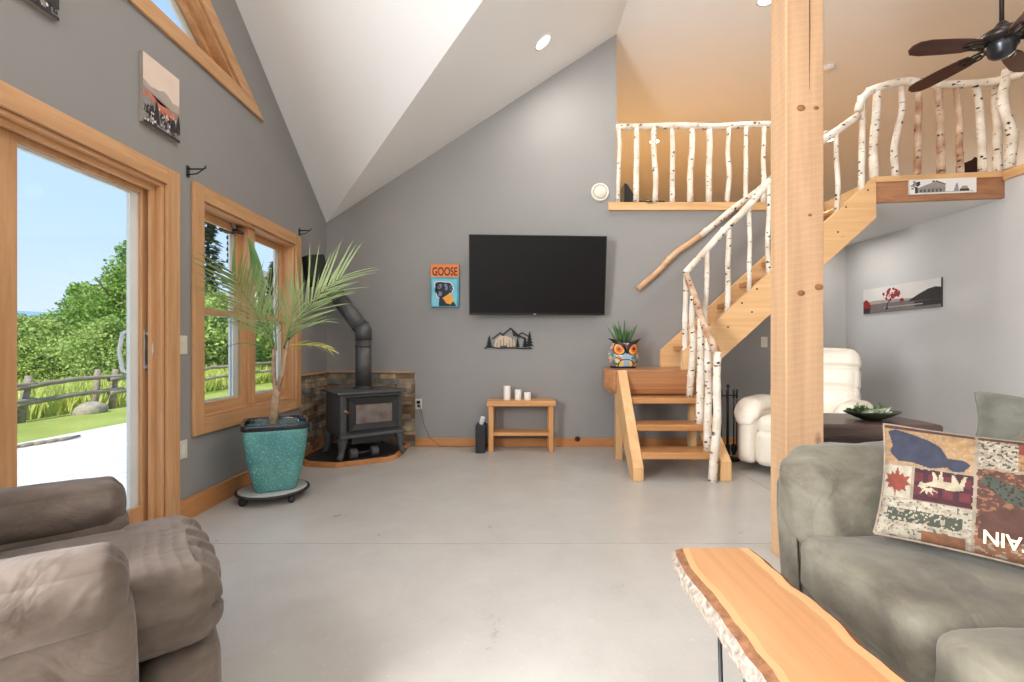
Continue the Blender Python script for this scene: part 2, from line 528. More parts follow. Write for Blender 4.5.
        for ax in range(3):
            for sgn in (-1, 1):
                for i in range(n):
                    for j in range(n):
                        qs = []
                        for di, dj in ((0, 0), (1, 0), (1, 1), (0, 1)):
                            a = -1 + 2 * (i + di) / n
                            b = -1 + 2 * (j + dj) / n
                            p = [0, 0, 0]
                            p[ax] = sgn
                            p[(ax + 1) % 3] = a
                            p[(ax + 2) % 3] = b
                            qs.append(vert(tuple(p)))
                        if sgn < 0:
                            qs.reverse()
                        try:
                            f = self.bm.faces.new(qs)
                            f.material_index = self.cur
                            f.smooth = True
                        except ValueError:
                            pass
        return self
    def build(self, name, mats, parent=None, local=False, bevel=0.0, smooth=False, recalc=True, subsurf=0, seg=2):
        if recalc:
            bmesh.ops.recalc_face_normals(self.bm, faces=self.bm.faces)
        if parent is not None and not local:
            off = Vector((0, 0, 0))
            q = parent
            while q is not None:
                off += q.location
                q = q.parent
            bmesh.ops.translate(self.bm, verts=self.bm.verts, vec=-off)
        me = bpy.data.meshes.new(name)
        if smooth:
            for f in self.bm.faces:
                f.smooth = True
        self.bm.to_mesh(me)
        self.bm.free()
        if mats == 'trim': mats = ['trim', 'trim_y']
        if mats == 'vinyl': mats = ['vinyl', 'vinyl']
        for m in (mats if isinstance(mats, (list, tuple)) else [mats]):
            me.materials.append(MT[m] if isinstance(m, str) else m)
        o = bpy.data.objects.new(name, me)
        COL.objects.link(o)
        if parent is not None:
            o.parent = parent
        if bevel:
            b = o.modifiers.new('bevel', 'BEVEL')
            b.width = bevel
            b.segments = seg
            b.limit_method = 'ANGLE'
        if subsurf:
            s = o.modifiers.new('sub', 'SUBSURF')
            s.levels = s.render_levels = subsurf
        return o

def tag(o, label=None, cat=None, group=None, kind=None):
    if label: o['label'] = label
    if cat: o['category'] = cat
    if group: o['group'] = group
    if kind: o['kind'] = kind
    return o

def thing(name, label, cat, loc=(0, 0, 0), rotz=0.0, group=None, kind=None):
    o = bpy.data.objects.new(name, None)
    o.empty_display_size = 0.05
    o.location = loc
    o.rotation_euler = (0, 0, rotz)
    COL.objects.link(o)
    return tag(o, label, cat, group, kind)

def struct(mb, name, mats, **k):
    o = mb.build(name, mats, **k)
    o['kind'] = 'structure'
    return o

def kids(o):
    return [c for c in bpy.data.objects if c.parent == o]

def dup(o, parent=None):
    c = o.copy()
    COL.objects.link(c)
    if parent:
        c.parent = parent
    for ch in kids(o):
        dup(ch, c)
    return c

def rz(a):
    return Matrix.Rotation(a, 3, 'Z')
def rx(a):
    return Matrix.Rotation(a, 3, 'X')
def ry(a):
    return Matrix.Rotation(a, 3, 'Y')

def at(px, py, d):
    return Vector(((px - 514) * d / 455, d, 1.07 - (py - 349) * d / 455))

def text_verts(body, size, italic=0.0):
    """outline mesh of some lettering, as (verts 2-D, faces)"""
    cu = bpy.data.curves.new('lettering', 'FONT')
    cu.body = body
    cu.size = size
    cu.offset = size * 0.018
    ob = bpy.data.objects.new('lettering', cu)
    COL.objects.link(ob)
    bpy.context.view_layer.update()
    me = bpy.data.meshes.new_from_object(ob.evaluated_get(bpy.context.evaluated_depsgraph_get()))
    vs = [(v.co.x + italic * v.co.y, v.co.y) for v in me.vertices]
    fs = [tuple(p.vertices) for p in me.polygons]
    bpy.data.objects.remove(ob)
    bpy.data.curves.remove(cu)
    bpy.data.meshes.remove(me)
    return vs, fs

# ------------------------------------------------------------------ the room
XL, YB, XR = -2.06, 5.0, 4.45
ZR = 4.53
XRIDGE = 1.126
def roofA(y):
    return min(ZR, 2.455 + 0.727 * (5 - y))
def roofB(x):
    return min(ZR, 2.455 + 0.6513 * (x + 2.06))
YA = 5 - (ZR - 2.455) / 0.727       # where roof A reaches the flat ceiling
YREAR = -3.5
LOFT = 2.68

struct(MB().box((-2.2, YREAR, -0.15), (XR, 6.2, 0)), 'floor', 'floor')
j = MB()
j.box((-2.05, 2.497, 0.0), (4.4, 2.503, 0.0012))
j.box((1.943, 2.5, 0.0), (1.948, 4.95, 0.0012))
struct(j, 'floor_joint', [plain('joint_grey', rgb(158, 153, 147), 0.8)])  # plain grey control joints in the concrete

wl = MB()
TH = 0.14
def wcol(y0, y1, segs):
    """one column of the left wall: segs list of (zbottom(y), ztop(y))"""
    for zb, zt in segs:
        wl.prism([(y0, zb(y0)), (y1, zb(y1)), (y1, zt(y1)), (y0, zt(y0))], XL - TH, XL, 'x')
K = lambda c: (lambda y: c)
top = lambda y: roofA(y) + 0.02
INNER = lambda y: 2.926 + 0.727 * (3.72 - y) - 0.1236
wcol(YREAR, -1.0, [(K(0), top)])
wcol(-1.0, 0.62, [(K(0), K(0.35)), (K(2.55), top)])
wcol(0.62, 0.85, [(K(0), top)])
wcol(0.85, 2.10, [(K(2.04), top)])
wcol(2.10, YA, [(K(2.04), K(3.026)), (INNER, top)])
wcol(YA, 2.68, [(K(2.04), K(3.026)), (INNER, top)])
wcol(2.68, 3.0, [(K(0), K(3.026)), (INNER, top)])
wcol(3.0, 3.412, [(K(0), K(0.61)), (K(2.045), K(3.026)), (INNER, top)])
wcol(3.412, 4.265, [(K(0), K(0.61)), (K(2.045), top)])
wcol(4.265, 5.14, [(K(0), top)])
struct(wl, 'wall_left', 'wall')

wb = MB()
wb.prism([(XL, 0), (XRIDGE, 0), (XRIDGE, ZR + 0.02), (XL, 2.475)], YB, YB + TH, 'y')
wb.box((XRIDGE, YB, 0), (3.35, YB + TH, 2.66))
wb.box((3.35 - TH, YB + TH, 0), (3.35, 6.1, 2.44))
struct(wb, 'wall_back', 'wall')
struct(MB().box((3.2, 6.1, 0), (XR + TH, 6.24, 2.44)), 'wall_alcove', 'wall_lit')
struct(MB().box((XR, YREAR, 0), (XR + TH, 6.1, 2.46)).box((XR, YREAR, 2.46), (XR + .02, 4.16, 2.62)), 'wall_right', 'wall_lit')
wr_ = MB()
wr_.box((-2.2, YREAR - TH, 0), (12, YREAR, ZR + 0.1))
struct(wr_, 'wall_rear', 'wall')
wlo = MB()
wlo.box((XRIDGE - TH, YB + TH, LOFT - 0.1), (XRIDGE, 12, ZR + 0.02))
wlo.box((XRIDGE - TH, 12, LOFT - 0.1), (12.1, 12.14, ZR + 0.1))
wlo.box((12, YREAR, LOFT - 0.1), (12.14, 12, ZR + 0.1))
struct(wlo, 'wall_loft', 'wall_lit')

def slab3(mb, pts, up=0.1):
    n = len(pts)
    vs = [Vector(p) for p in pts] + [Vector(p) + Vector((0, 0, up)) for p in pts]
    mb.faces(vs, [tuple(range(n)), tuple(range(2 * n - 1, n - 1, -1))] + [(i, i + n, (i + 1) % n + n, (i + 1) % n) for i in range(n)])
ca = MB()
slab3(ca, [(XL, 5, 2.455), (XL, YA, ZR), (XRIDGE, YA, ZR)])
slab3(ca, [(XL, 5, 2.455), (XRIDGE, YA, ZR), (XRIDGE, 5, ZR)])
struct(ca, 'ceiling_sloped', 'ceiling')
cf = MB()
cf.box((-2.2, YREAR, ZR), (12.1, YA, ZR + 0.1))
cf.box((XRIDGE, YA, ZR), (12.1, 12.1, ZR + 0.1))
struct(cf, 'ceiling', 'ceiling')

# loft floor with its white underside
lf = MB()
lf.box((XRIDGE, YB + TH, 2.46), (12, 12, LOFT - 0.005))
lf.box((XRIDGE, YB, 2.655), (3.40, YB + TH, LOFT - 0.005))
lf.box((XR + .02, YREAR, 2.46), (12, YB + TH, LOFT - 0.005))
lf.prism([(3.40, 4.30), (4.45, 4.165), (4.45, 5.14), (3.40, 5.14)], 2.46, LOFT - 0.005, 'z')
struct(lf, 'floor_loft', 'loftfloor')
lu = MB()
lu.box((3.35, 5.14, 2.44), (XR, 6.1, 2.46))
lu.box((3.40, 5.0, 2.44), (XR, 5.14, 2.46))
lu.prism([(3.40, 4.30), (4.45, 4.165), (4.45, 5.0), (3.40, 5.0)], 2.44, 2.46, 'z')
struct(lu, 'ceiling_under_loft', 'ceiling')

# loft edge boards
t = MB()
t.box((1.03, YB - 0.035, 2.588), (3.36, YB - 0.001, 2.674))
struct(t, 'trim_1', 'pine_x', bevel=0.004)
t = MB()
t.prism([(3.375, 4.262), (4.45, 4.124), (4.45, 4.162), (3.375, 4.30)], 2.44, 2.63, 'z')
t.mat(1).prism([(3.365, 4.252), (4.45, 4.112), (4.45, 4.162), (3.365, 4.30)], 2.63, 2.682, 'z')
struct(t, 'trim_2', ['fascia', 'pine_x'], bevel=0.004)
t = MB()
t.prism([(4.115, 2.595), (4.115, 2.682), (-3.4, 2.682), (-3.4, 2.595)], XR - 0.03, XR - 0.001, 'x')
struct(t, 'trim_3', 'pine_y', bevel=0.004)

# baseboards
t = MB()
t.box((-1.08, YB - 0.02, 0), (3.35, YB - 0.001, 0.095))
struct(t, 'baseboard_back', 'base_x', bevel=0.004)
t = MB()
t.box((XL + 0.001, 2.78, 0), (XL + 0.02, 4.98, 0.135))
struct(t, 'baseboard_left', 'base_y', bevel=0.004)
t = MB()
t.box((XR - 0.02, YREAR, 0), (XR - 0.001, 6.08, 0.095))
struct(t, 'baseboard_right', 'base_y', bevel=0.004)

# ------------------------------------------------------------------ left wall openings
def ring(mb, x0, x1, y0, y1, z0, z1, w, wb=None, wt=None):
    wb = w if wb is None else wb
    wt = w if wt is None else wt
    mb.box((x0, y0, z0), (x1, y0 + w, z1))
    mb.box((x0, y1 - w, z0), (x1, y1, z1))
    mb.cur = 1          # rails: grain runs lengthwise
    if wb: mb.box((x0, y0 + w, z0), (x1, y1 - w, z0 + wb))
    if wt: mb.box((x0, y0 + w, z1 - wt), (x1, y1 - w, z1))
    mb.cur = 0
    return mb

# sliding door
d1 = thing('door_1', None, None, (XL, 1.77, 0), kind='structure')
ring(MB(), XL + 0.001, XL + 0.022, 0.75, 2.78, 0, 2.14, 0.10, 0).build('casing', 'trim', d1, bevel=0.004)
ring(MB(), XL - 0.135, XL + 0.002, 0.85, 2.68, 0, 2.04, 0.022, 0.03).build('jamb', 'trim', d1, bevel=0.003)
ring(MB(), XL - 0.055, XL - 0.035, 0.872, 2.658, 0.03, 2.018, 0.03, 0, 0.03).build('stop', 'trim', d1)
for (ya, yb, xa, nm) in ((1.872, 2.66, XL - 0.10, 'sliding_panel'), (0.875, 1.95, XL - 0.148, 'fixed_panel')):
    m = MB()
    m.box((xa, ya, 0.03), (xa + 0.022, ya + 0.088, 2.015)).box((xa, yb - 0.045, 0.03), (xa + 0.022, yb, 2.015))
    m.box((xa, ya + 0.088, 0.03), (xa + 0.022, yb - 0.045, 0.17)).box((xa, ya + 0.088, 1.965), (xa + 0.022, yb - 0.045, 2.015))
    p = m.build(nm, 'trim', d1, bevel=0.003)
    m = MB()
    m.box((xa - 0.022, ya, 0.03), (xa - 0.001, ya + 0.092, 2.015)).box((xa - 0.022, yb - 0.098, 0.03), (xa - 0.001, yb, 2.015))
    m.box((xa - 0.022, ya + 0.092, 0.03), (xa - 0.001, yb - 0.098, 0.175)).box((xa - 0.022, ya + 0.092, 1.95), (xa - 0.001, yb - 0.098, 2.015))
    m.build('outer_frame', 'vinyl', p)
    MB().box((xa - 0.003, ya + 0.085, 0.165), (xa - 0.001, yb - 0.09, 1.955)).build('glass_pane', 'glass', p)
# handle
hd = MB()
hx = XL - 0.078
hd.box((hx, 2.625, 0.95), (hx + 0.008, 2.652, 1.18))
hd.tube([(hx + 0.005, 2.64, 0.96), (hx + 0.028, 2.64, 0.975), (hx + 0.038, 2.64, 1.065), (hx + 0.028, 2.64, 1.15), (hx + 0.005, 2.64, 1.165)], [0.010, 0.011, 0.011, 0.011, 0.010], 8)
hd.build('pull_handle', 'silver', d1)
ho = MB()
hx = XL - 0.124
ho.tube([(hx, 2.60, 0.93), (hx - 0.04, 2.585, 0.95), (hx - 0.055, 2.58, 1.06), (hx - 0.04, 2.585, 1.16), (hx, 2.60, 1.18)], 0.011, 8)
ho.build('outside_handle', 'white', d1)

# twin double-hung window
w1 = thing('window_1', None, None, (XL, 3.63, 0.51), kind='structure')
c = ring(MB(), XL + 0.001, XL + 0.022, 2.90, 4.365, 0.51, 2.145, 0.10)
c.build('casing', 'trim', w1, bevel=0.004)
ring(MB(), XL - 0.135, XL + 0.002, 3.0, 4.265, 0.61, 2.045, 0.02).build('jamb', 'trim', w1, bevel=0.003)
MB().box((XL - 0.13, 3.592, 0.63), (XL - 0.03, 3.672, 2.025)).build('mullion', 'trim', w1, bevel=0.004)
for (ya, yb) in ((3.02, 3.592), (3.672, 4.245)):
    lo = ring(MB(), XL - 0.085, XL - 0.055, ya, yb, 0.63, 1.355, 0.052, 0.07, 0.045).build('lower_sash', 'trim', w1, bevel=0.003)
    MB().box((XL - 0.072, ya + 0.05, 0.69), (XL - 0.069, yb - 0.05, 1.315)).build('glass_pane', 'glass', lo)
    m = MB().box((XL - 0.098, yb - 0.115, 0.66), (XL - 0.086, yb - 0.03, 1.335)).box((XL - 0.098, ya + 0.03, 0.66), (XL - 0.086, ya + 0.06, 1.335))
    m.box((XL - 0.098, ya + 0.06, 0.66), (XL - 0.086, yb - 0.115, 0.715)).box((XL - 0.098, ya + 0.06, 1.305), (XL - 0.086, yb - 0.115, 1.335))
    m.build('white_bead', 'vinyl', lo)
    up = ring(MB(), XL - 0.118, XL - 0.096, ya, yb, 1.32, 2.025, 0.05, 0.04, 0.055).build('upper_sash', 'trim', w1, bevel=0.003)
    MB().box((XL - 0.108, ya + 0.048, 1.355), (XL - 0.105, yb - 0.048, 1.975)).build('glass_pane', 'glass', up)
    m = ring(MB(), XL - 0.133, XL - 0.119, ya, yb, 0.63, 2.025, 0.035)
    m.box((XL - 0.133, yb - 0.10, 0.665), (XL - 0.119, yb - 0.035, 1.99))
    m.build('outer_frame', 'vinyl', w1)
# upper triangular window
w2 = thing('window_2', None, None, (XL, 2.9, 2.926), kind='structure')
def tri(off):
    dz = off * math.hypot(1, 0.727)
    zb = 2.926 + off
    yl = 2.0 + off
    sl = lambda y: 2.926 + 0.727 * (3.72 - y) - dz
    yr = 3.72 - (dz + off) / 0.727
    return [(yl, zb), (yr, zb), (yl, sl(yl))]
def triring(mb, o0, o1, x0, x1):
    A, B = tri(o0), tri(o1)
    for i in range(3):
        k = (i + 1) % 3
        mb.prism([A[i], A[k], B[k], B[i]], x0, x1, 'x')
    return mb
triring(MB(), 0, 0.10, XL + 0.001, XL + 0.022).build('casing', 'trim_y', w2, bevel=0.003)
triring(MB(), 0.10, 0.122, XL - 0.135, XL + 0.002).build('jamb', 'trim_y', w2, bevel=0.003)
sh = triring(MB(), 0.122, 0.155, XL - 0.12, XL - 0.07).build('sash', 'trim_y', w2, bevel=0.003)
triring(MB(), 0.122, 0.20, XL - 0.138, XL - 0.121).build('outer_frame', 'vinyl', w2)
MB().prism(tri(0.15), XL - 0.104, XL - 0.10, 'x').build('glass_pane', 'glass', sh)

w3 = thing('added_window_side', None, None, (XL, -0.75, 0.70), kind='structure')  # made-up window that frames the added side fill light
ring(MB(), XL + 0.001, XL + 0.022, -1.1, 0.72, 0.25, 2.65, 0.10).build('casing', 'trim', w3, bevel=0.004)
ring(MB(), XL - 0.09, XL + 0.002, -1.0, 0.62, 0.35, 2.55, 0.05).build('sash', 'trim', w3, bevel=0.003)
w4 = thing('added_window_rear', None, None, (1.2, YREAR, 1.6), kind='structure')  # made-up window frame around the added rear fill light
m = MB()
for a, b in (((-1.95, 1.45), (4.35, 1.6)), ((-1.95, 4.2), (4.35, 4.35)), ((-1.95, 1.6), (-1.8, 4.2)), ((4.2, 1.6), (4.35, 4.2)), ((0.15, 1.6), (0.23, 4.2)), ((2.17, 1.6), (2.25, 4.2))):
    m.box((a[0], YREAR + .001, a[1]), (b[0], YREAR + .08, b[1]))
m.build('casing', 'trim', w4)

# ------------------------------------------------------------------ timber post
p = thing('timber_post', 'tall rough-sawn timber post from floor to ceiling beside the sofa arm', 'post', (1.452, 2.34, 0))
m = MB().box((1.357, 2.27, 0), (1.547, 2.41, ZR))
m.build('timber', 'post', p, bevel=0.006)
KN = plain('pine_knot', rgb(128, 84, 52), 0.7, var=0.3, scale=60)
for px, py, r in ((801, 108, 0.022), (816, 108, 0.014), (801, 293, 0.020), (819, 287, 0.022), (810, 215, 0.010)):
    q = at(px, py, 2.27)
    kn = MB()
    kn.lathe([(r, 0), (r * 0.9, 0.0015), (0.001, 0.002)], (q.x, 2.2695, q.z), 14, Matrix.Rotation(PI / 2, 3, 'X') @ Matrix.Diagonal((1, 0.75, 1)), cap=False)
    kn.build('knot', [KN], p)
cr = MB()
pts = [at(809.5, y, 2.27) for y in (-30, 30, 60, 90)]
cr.tube([(q.x, 2.2695, q.z) for q in pts], [0.0025, 0.003, 0.002, 0.0005], 6)
cr.build('drying_check', [plain('dark_crack', rgb(96, 70, 48), 0.9)], p)

# ------------------------------------------------------------------ birch poles
def birch(name, pts, r0, r1, parent, mat='birch', bend=0.012, seed=0, stubs=2, n=9):
    rr = random.Random(seed * 31 + 5)
    P = [Vector(q) for q in pts]
    # resample the polyline
    L = [0]
    for a, b in zip(P, P[1:]):
        L.append(L[-1] + (b - a).length)
    N = max(n, int(L[-1] / 0.09))
    out, rad = [], []
    ph = rr.uniform(0, 50)
    for i in range(N + 1):
        s = L[-1] * i / N
        k = 0
        while k < len(L) - 2 and s > L[k + 1]:
            k += 1
        f = (s - L[k]) / max(1e-9, L[k + 1] - L[k])
        q = P[k].lerp(P[k + 1], f)
        wgt = math.sin(PI * i / N)
        q = q + Vector((noise.noise((s * 2.2, ph, 0)), noise.noise((s * 2.2, ph, 9)), noise.noise((s * 2.2, ph, 17)) * 0.3)) * bend * wgt * 2.2
        out.append(q)
        rad.append((r0 + (r1 - r0) * i / N) * (1 + 0.10 * noise.noise((s * 9, ph, 3))))
    mb = MB().tube(out, rad, 10)
    for k in range(stubs):
        i = rr.randrange(1, N)
        a = rr.uniform(0, 2 * PI)
        d = Vector((math.cos(a), math.sin(a) * 0.6, 0.5)).normalized()
        mb.tube([out[i], out[i] + d * (rad[i] + 0.007)], [rad[i] * 0.45, rad[i] * 0.3], 6)
    return mb.build(name, mat, parent)

# loft railing over the television wall
lr = thing('birch_railing', 'white birch loft railing above the television wall, left of the timber post', 'railing', (2.2, YB - 0.02, 2.674))
birch('handrail', [(1.12, 4.985, 3.50), (1.6, 4.98, 3.515), (2.1, 4.985, 3.50), (2.55, 4.98, 3.53), (3.0, 4.985, 3.53), (3.34, 4.985, 3.535)], 0.034, 0.036, lr, bend=0.012, seed=1, stubs=6)
for i, (a, b, r) in enumerate([(619, 618, .022), (637, 636, .032), (654, 655, .030), (671.8, 672.4, .028), (691.8, 690, .032), (708.8, 709, .033), (729, 727, .026), (746, 745.7, .024), (764, 763.3, .026), (784, 783, .028), (804, 805, .026)]):
    q0, q1 = at(b, 203, 4.983), at(a, 127, 4.983)
    birch('baluster', [(q0.x, 4.983, 2.672), (q0.x * 0.5 + q1.x * 0.5, 4.983, 3.1), (q1.x, 4.983, 3.505)], r, r * 0.92, lr, bend=0.014, seed=10 + i)

# landing railing
lnd = thing('birch_railing', 'gnarled birch railing around the stair landing under the ceiling fan', 'railing', (3.9, 4.2, LOFT))
def fy(px):   # depth of the landing edge at this pixel column
    return 4.28 - (px - 873) / 130 * 0.14
top_pts = [at(868, 91, 4.27), at(880, 87, fy(880)), at(905, 81, fy(905)), at(935, 84, fy(935)), at(965, 84, fy(965)), at(990, 83, fy(990)), at(1008, 79, 4.08), at(1026, 73, 3.95), at(1075, 45, 3.58)]
birch('handrail', top_pts, 0.036, 0.034, lnd, bend=0.014, seed=40, stubs=12)
for i, (a, b, r, m_) in enumerate([(880, 875.6, .036, 'birch'), (903.6, 897, .030, 'birch'), (920.5, 918.8, .030, 'birchbrown'), (939.5, 943, .034, 'birchbrown'), (958, 962.6, .028, 'birchbrown'), (978, 985, .034, 'birch'), (997.5, 1000.4, .036, 'birch')]):
    q0, q1 = at(b, 178, fy(b)), at(a, 84, fy(a))
    birch('baluster', [(q0.x, q0.y + .02, LOFT), (q0.x * .7 + q1.x * .3, q0.y + .02, 3.1), (q1.x, q1.y + .02, q1.z)], r, r * 0.8, lnd, m_, bend=0.03, seed=60 + i, stubs=4)
for i, (y, r) in enumerate([(4.06, .042), (3.86, .034), (3.68, .034)]):
    birch('baluster', [(4.42, y, LOFT), (4.40, y, 3.1), (4.42 - 0.02, y, 3.56 + (4.06 - y) * .15)], r, r * .9, lnd, 'birch', bend=0.02, seed=80 + i, stubs=5)

# stair railing on the front stringer and the lower flight
sr = thing('birch_railing', 'white birch stair railing from the floor up the open stairs', 'railing', (1.64, 3.7, 0))
D = 4.27
def rail_z(x):
    a, b = at(686, 272, D), at(770, 184, D)
    return a.z + (b.z - a.z) * (x - a.x) / (b.x - a.x)
birch('handrail', [at(685, 273, D), at(728, 226, D), at(770, 184, D), at(800, 158, D), at(828, 137, D), at(858, 116, D)], 0.030, 0.036, sr, bend=0.012, seed=100, stubs=5)
birch('handrail', [at(858, 112, D), at(861, 99, D), at(872, 90, D)], 0.034, 0.034, sr, bend=0.004, seed=101, stubs=1, n=4)
birch('handrail', [at(686, 274, 4.25), at(697, 305, 4.03), at(708, 333, 3.85), at(717, 353, 3.70)], 0.028, 0.033, sr, 'birchbrown', bend=0.010, seed=102, stubs=4)
def str_top(x):   # top edge of the front stringer
    return 1.267 + 0.904 * (x - 1.811)
for i, (pxt, pxb, r) in enumerate([(707, 705, .024), (729, 727, .026), (749, 749, .022), (768.5, 768.5, .022), (790, 789, .024), (812, 811, .024), (836, 836.5, .022), (862, 861.5, .027)]):
    xt = (pxt - 514) * D / 455
    xb = (pxb - 514) * D / 455
    zt = rail_z(xt) if pxt < 800 else at(0, 137 - (pxt - 828) * 1.15, D).z
    birch('baluster', [(xb, D, str_top(xb) - 0.02), ((xt + xb) / 2, D, (str_top(xb) + zt) / 2), (xt, D, zt)], r, r * 0.9, sr, bend=0.012, seed=110 + i)
for i, (pxt, pyt, pxb, dd, zb, r) in enumerate([(686, 270, 683.5, 4.27, 0.874, .026), (693, 296, 689.5, 4.12, 0.633, .030), (700.5, 319, 699.5, 3.94, 0.42, .032), (708, 338, 707.5, 3.80, 0.22, .032), (717.5, 352, 714.5, 3.62, 0.0, .034)]):
    dt = {0: 4.26, 1: 4.09, 2: 3.95, 3: 3.82, 4: 3.70}[i]
    a = at(pxt, pyt, dt)
    xb = (pxb - 514) * dd / 455
    birch('baluster', [(xb, dd if i < 4 else 3.66, zb), ((xb + a.x) / 2 + 0.004, (dd + dt) / 2, (zb + a.z) / 2), (a.x, dt, a.z)], r * 1.05, r * .85, sr, bend=0.012, seed=130 + i, stubs=3)

# grab rail on the wall
gr = thing('wall_handrail', 'crooked birch-branch handrail fixed to the grey wall beside the stairs', 'handrail', (1.9, 4.9, 1.72))
gp = [at(637.5, 289, 4.92), at(660, 269, 4.92), at(676, 253, 4.92), at(700, 236, 4.92), at(735, 207, 4.92), at(770, 181, 4.92), at(827, 133, 4.92)]
birch('branch', gp[:4], 0.030, 0.032, gr, 'barewood', bend=0.018, seed=150, stubs=4)
birch('branch', gp[3:], 0.032, 0.034, gr, 'birch', bend=0.014, seed=151, stubs=5)
for q in (gp[1], gp[4], gp[6]):
    br = MB()
    br.tube([(q.x, 4.92, q.z - .02), (q.x, 4.96, q.z - .05), (q.x, 4.998, q.z - .05)], 0.008, 8)
    br.build('bracket', 'iron', gr)

# ------------------------------------------------------------------ staircase
st = thing('staircase', 'open pine staircase with a thick live-edge landing slab and birch rails', 'staircase', (1.6, 4.3, 0))
SX0, SX1 = 0.955, 1.045
def lower_stringer(x0, x1):
    m = MB()
    m.prism([(3.68, 0), (3.80, 0), (4.40, 0.64), (4.40, 0.875), (4.24, 0.875), (3.68, 0.11)], x0, x1, 'x')
    return m.build('stringer', 'pine_z', st, bevel=0.005)
lower_stringer(0.965, 1.05)
m = MB()
m.prism([(3.68, 0), (3.82, 0), (4.40, 0.64), (4.22, 0.64), (3.68, 0.16)], 1.672, 1.762, 'x')
m.build('stringer', 'pine_z', st, bevel=0.005)
for x in (0.985, 1.70):
    MB().box((x, 4.38, 0), (x + 0.06, 4.46, 0.642)).build('leg', 'pine_z', st, bevel=0.004)
for yf, z in ((3.72, 0.22), (3.90, 0.42), (4.08, 0.633)):
    MB().box((1.05, yf, z - 0.055), (1.672, yf + 0.26, z)).build('tread', 'tread', st, bevel=0.010)
# thick slab landing, chamfered live edge on the left
m = MB()
poly = [(0.872, 4.45), (0.905, 4.62), (0.935, 4.80), (0.97, 4.98), (1.87, 4.98), (1.87, 4.24), (1.05, 4.24), (0.93, 4.25), (0.86, 4.34)]
n = len(poly)
lo = [(x + (0.06 if x < 0.95 else 0), y + (0.03 if y < 4.3 else 0), 0.645) for x, y in poly]
hi = [(x, y, 0.875) for x, y in poly]
mid = [(x + 0.0, y, 0.70) for x, y in poly]
vs = lo + mid + hi
fs = [tuple(range(n - 1, -1, -1)), tuple(range(2 * n, 3 * n))]
for a in (0, n):
    fs += [(a + i, a + (i + 1) % n, a + n + (i + 1) % n, a + n + i) for i in range(n)]
m.faces(vs, fs)
m.build('landing_slab', 'slab', st, bevel=0.012)
# upper flight
fr = [(1.57, 0.876), (1.822, 0.876), (3.375, 2.29), (3.375, 2.68), (1.57, 1.05)]
MB().prism(fr, 4.235, 4.30, 'y').build('stringer', 'pine_x', st, bevel=0.005)
rr_ = [(1.585, 0.876), (1.835, 0.876), (3.37, 2.28), (3.37, 2.55), (3.30, 2.60), (1.585, 1.055)]
MB().prism(rr_, 4.915, 4.975, 'y').build('stringer', 'pine_x', st, bevel=0.005)
rise = (LOFT - 0.875) / 8
run = (3.375 - 1.62) / 7.4
for k in range(1, 8):
    x0 = 1.60 + run * (k - 0.5)
    z = 0.875 + rise * k
    MB().box((x0, 4.30, z - 0.05), (x0 + 0.27, 4.915, z)).build('tread', 'tread', st, bevel=0.008)
for px, py in ((742, 303), (752, 312), (728, 327), (757, 289), (836, 199), (846, 207), (868, 190), (838, 232)):
    q = at(px, py, 4.235)
    pg = MB()
    pg.lathe([(0.009, 0), (0.009, 0.002), (0.001, 0.003)], (q.x, 4.2355, q.z), 10, Matrix.Rotation(PI / 2, 3, 'X'), cap=False)
    pg.build('screw_plug', 'darkwood', st)

# ------------------------------------------------------------------ television
tv = thing('television', 'large black flat television tilted forward on the grey wall', 'television', (0.24, 4.97, 1.83))
yaw = math.radians(-3.0)
Mtv = rz(-yaw) @ rx(math.radians(7.0))
ctr = Vector((0.250, 4.76, 1.838))
mb = MB()
mb.obox(ctr, (1.435, 0.03, 0.825), Mtv)
mb.obox(ctr + Mtv @ Vector((0, 0.035, -0.08)), (1.0, 0.05, 0.5), Mtv)
mb.build('cabinet', 'black', tv, bevel=0.006)
MB().obox(ctr + Mtv @ Vector((0, -0.0158, 0.006)), (1.415, 0.001, 0.795), Mtv).build('screen', 'screen', tv)
mb = MB()
mb.obox(ctr + Mtv @ Vector((-0.03, -0.0165, -0.402)), (0.028, 0.004, 0.008), Mtv)
mb.build('badge', 'silver', tv)
mb = MB()
mb.box((0.10, 4.975, 1.70), (0.38, 4.999, 1.98))
mb.obox((0.24, 4.90, 1.83), (0.08, 0.17, 0.12))
mb.build('wall_bracket', 'black', tv)

# ------------------------------------------------------------------ pictures
def art(name, origin, U, V, N, size, depth, layers, label, cat, parent=None, side='paperwhite', wrap=0.0):
    """flat canvas: layers = list of (polygon in 0..1 coords, material); built as thin layered faces on a stretched canvas"""
    O, U, V, N = Vector(origin), Vector(U).normalized(), Vector(V).normalized(), Vector(N).normalized()
    mats = [side]
    mb = MB()
    w_, h_ = size
    c = [O, O + U * w_, O + U * w_ + V * h_, O + V * h_]
    vs = [q for q in c] + [q + N * depth for q in c]
    mb.faces(vs, [(0, 1, 2, 3), (4, 5, 6, 7), (0, 1, 5, 4), (1, 2, 6, 5), (2, 3, 7, 6), (3, 0, 4, 7)])
    for k, (poly, mt) in enumerate(layers):
        if mt not in mats:
            mats.append(mt)
        mb.cur = mats.index(mt)
        z = depth + 0.0002 + 0.00003 * k
        if isinstance(poly, tuple):   # lettering: (verts, faces)
            vs, fs = poly
            mb.faces([O + U * (a * w_) + V * (b * h_) + N * z for a, b in vs], fs)
        else:
            bv = [mb.bm.verts.new(O + U * (a * w_) + V * (b * h_) + N * z) for a, b in poly]
            f = mb.bm.faces.new(bv)
            f.material_index = mb.cur
            bmesh.ops.triangulate(mb.bm, faces=[f])
    o = mb.build(name, mats, parent, recalc=False)
    tag(o, label, cat)
    return o

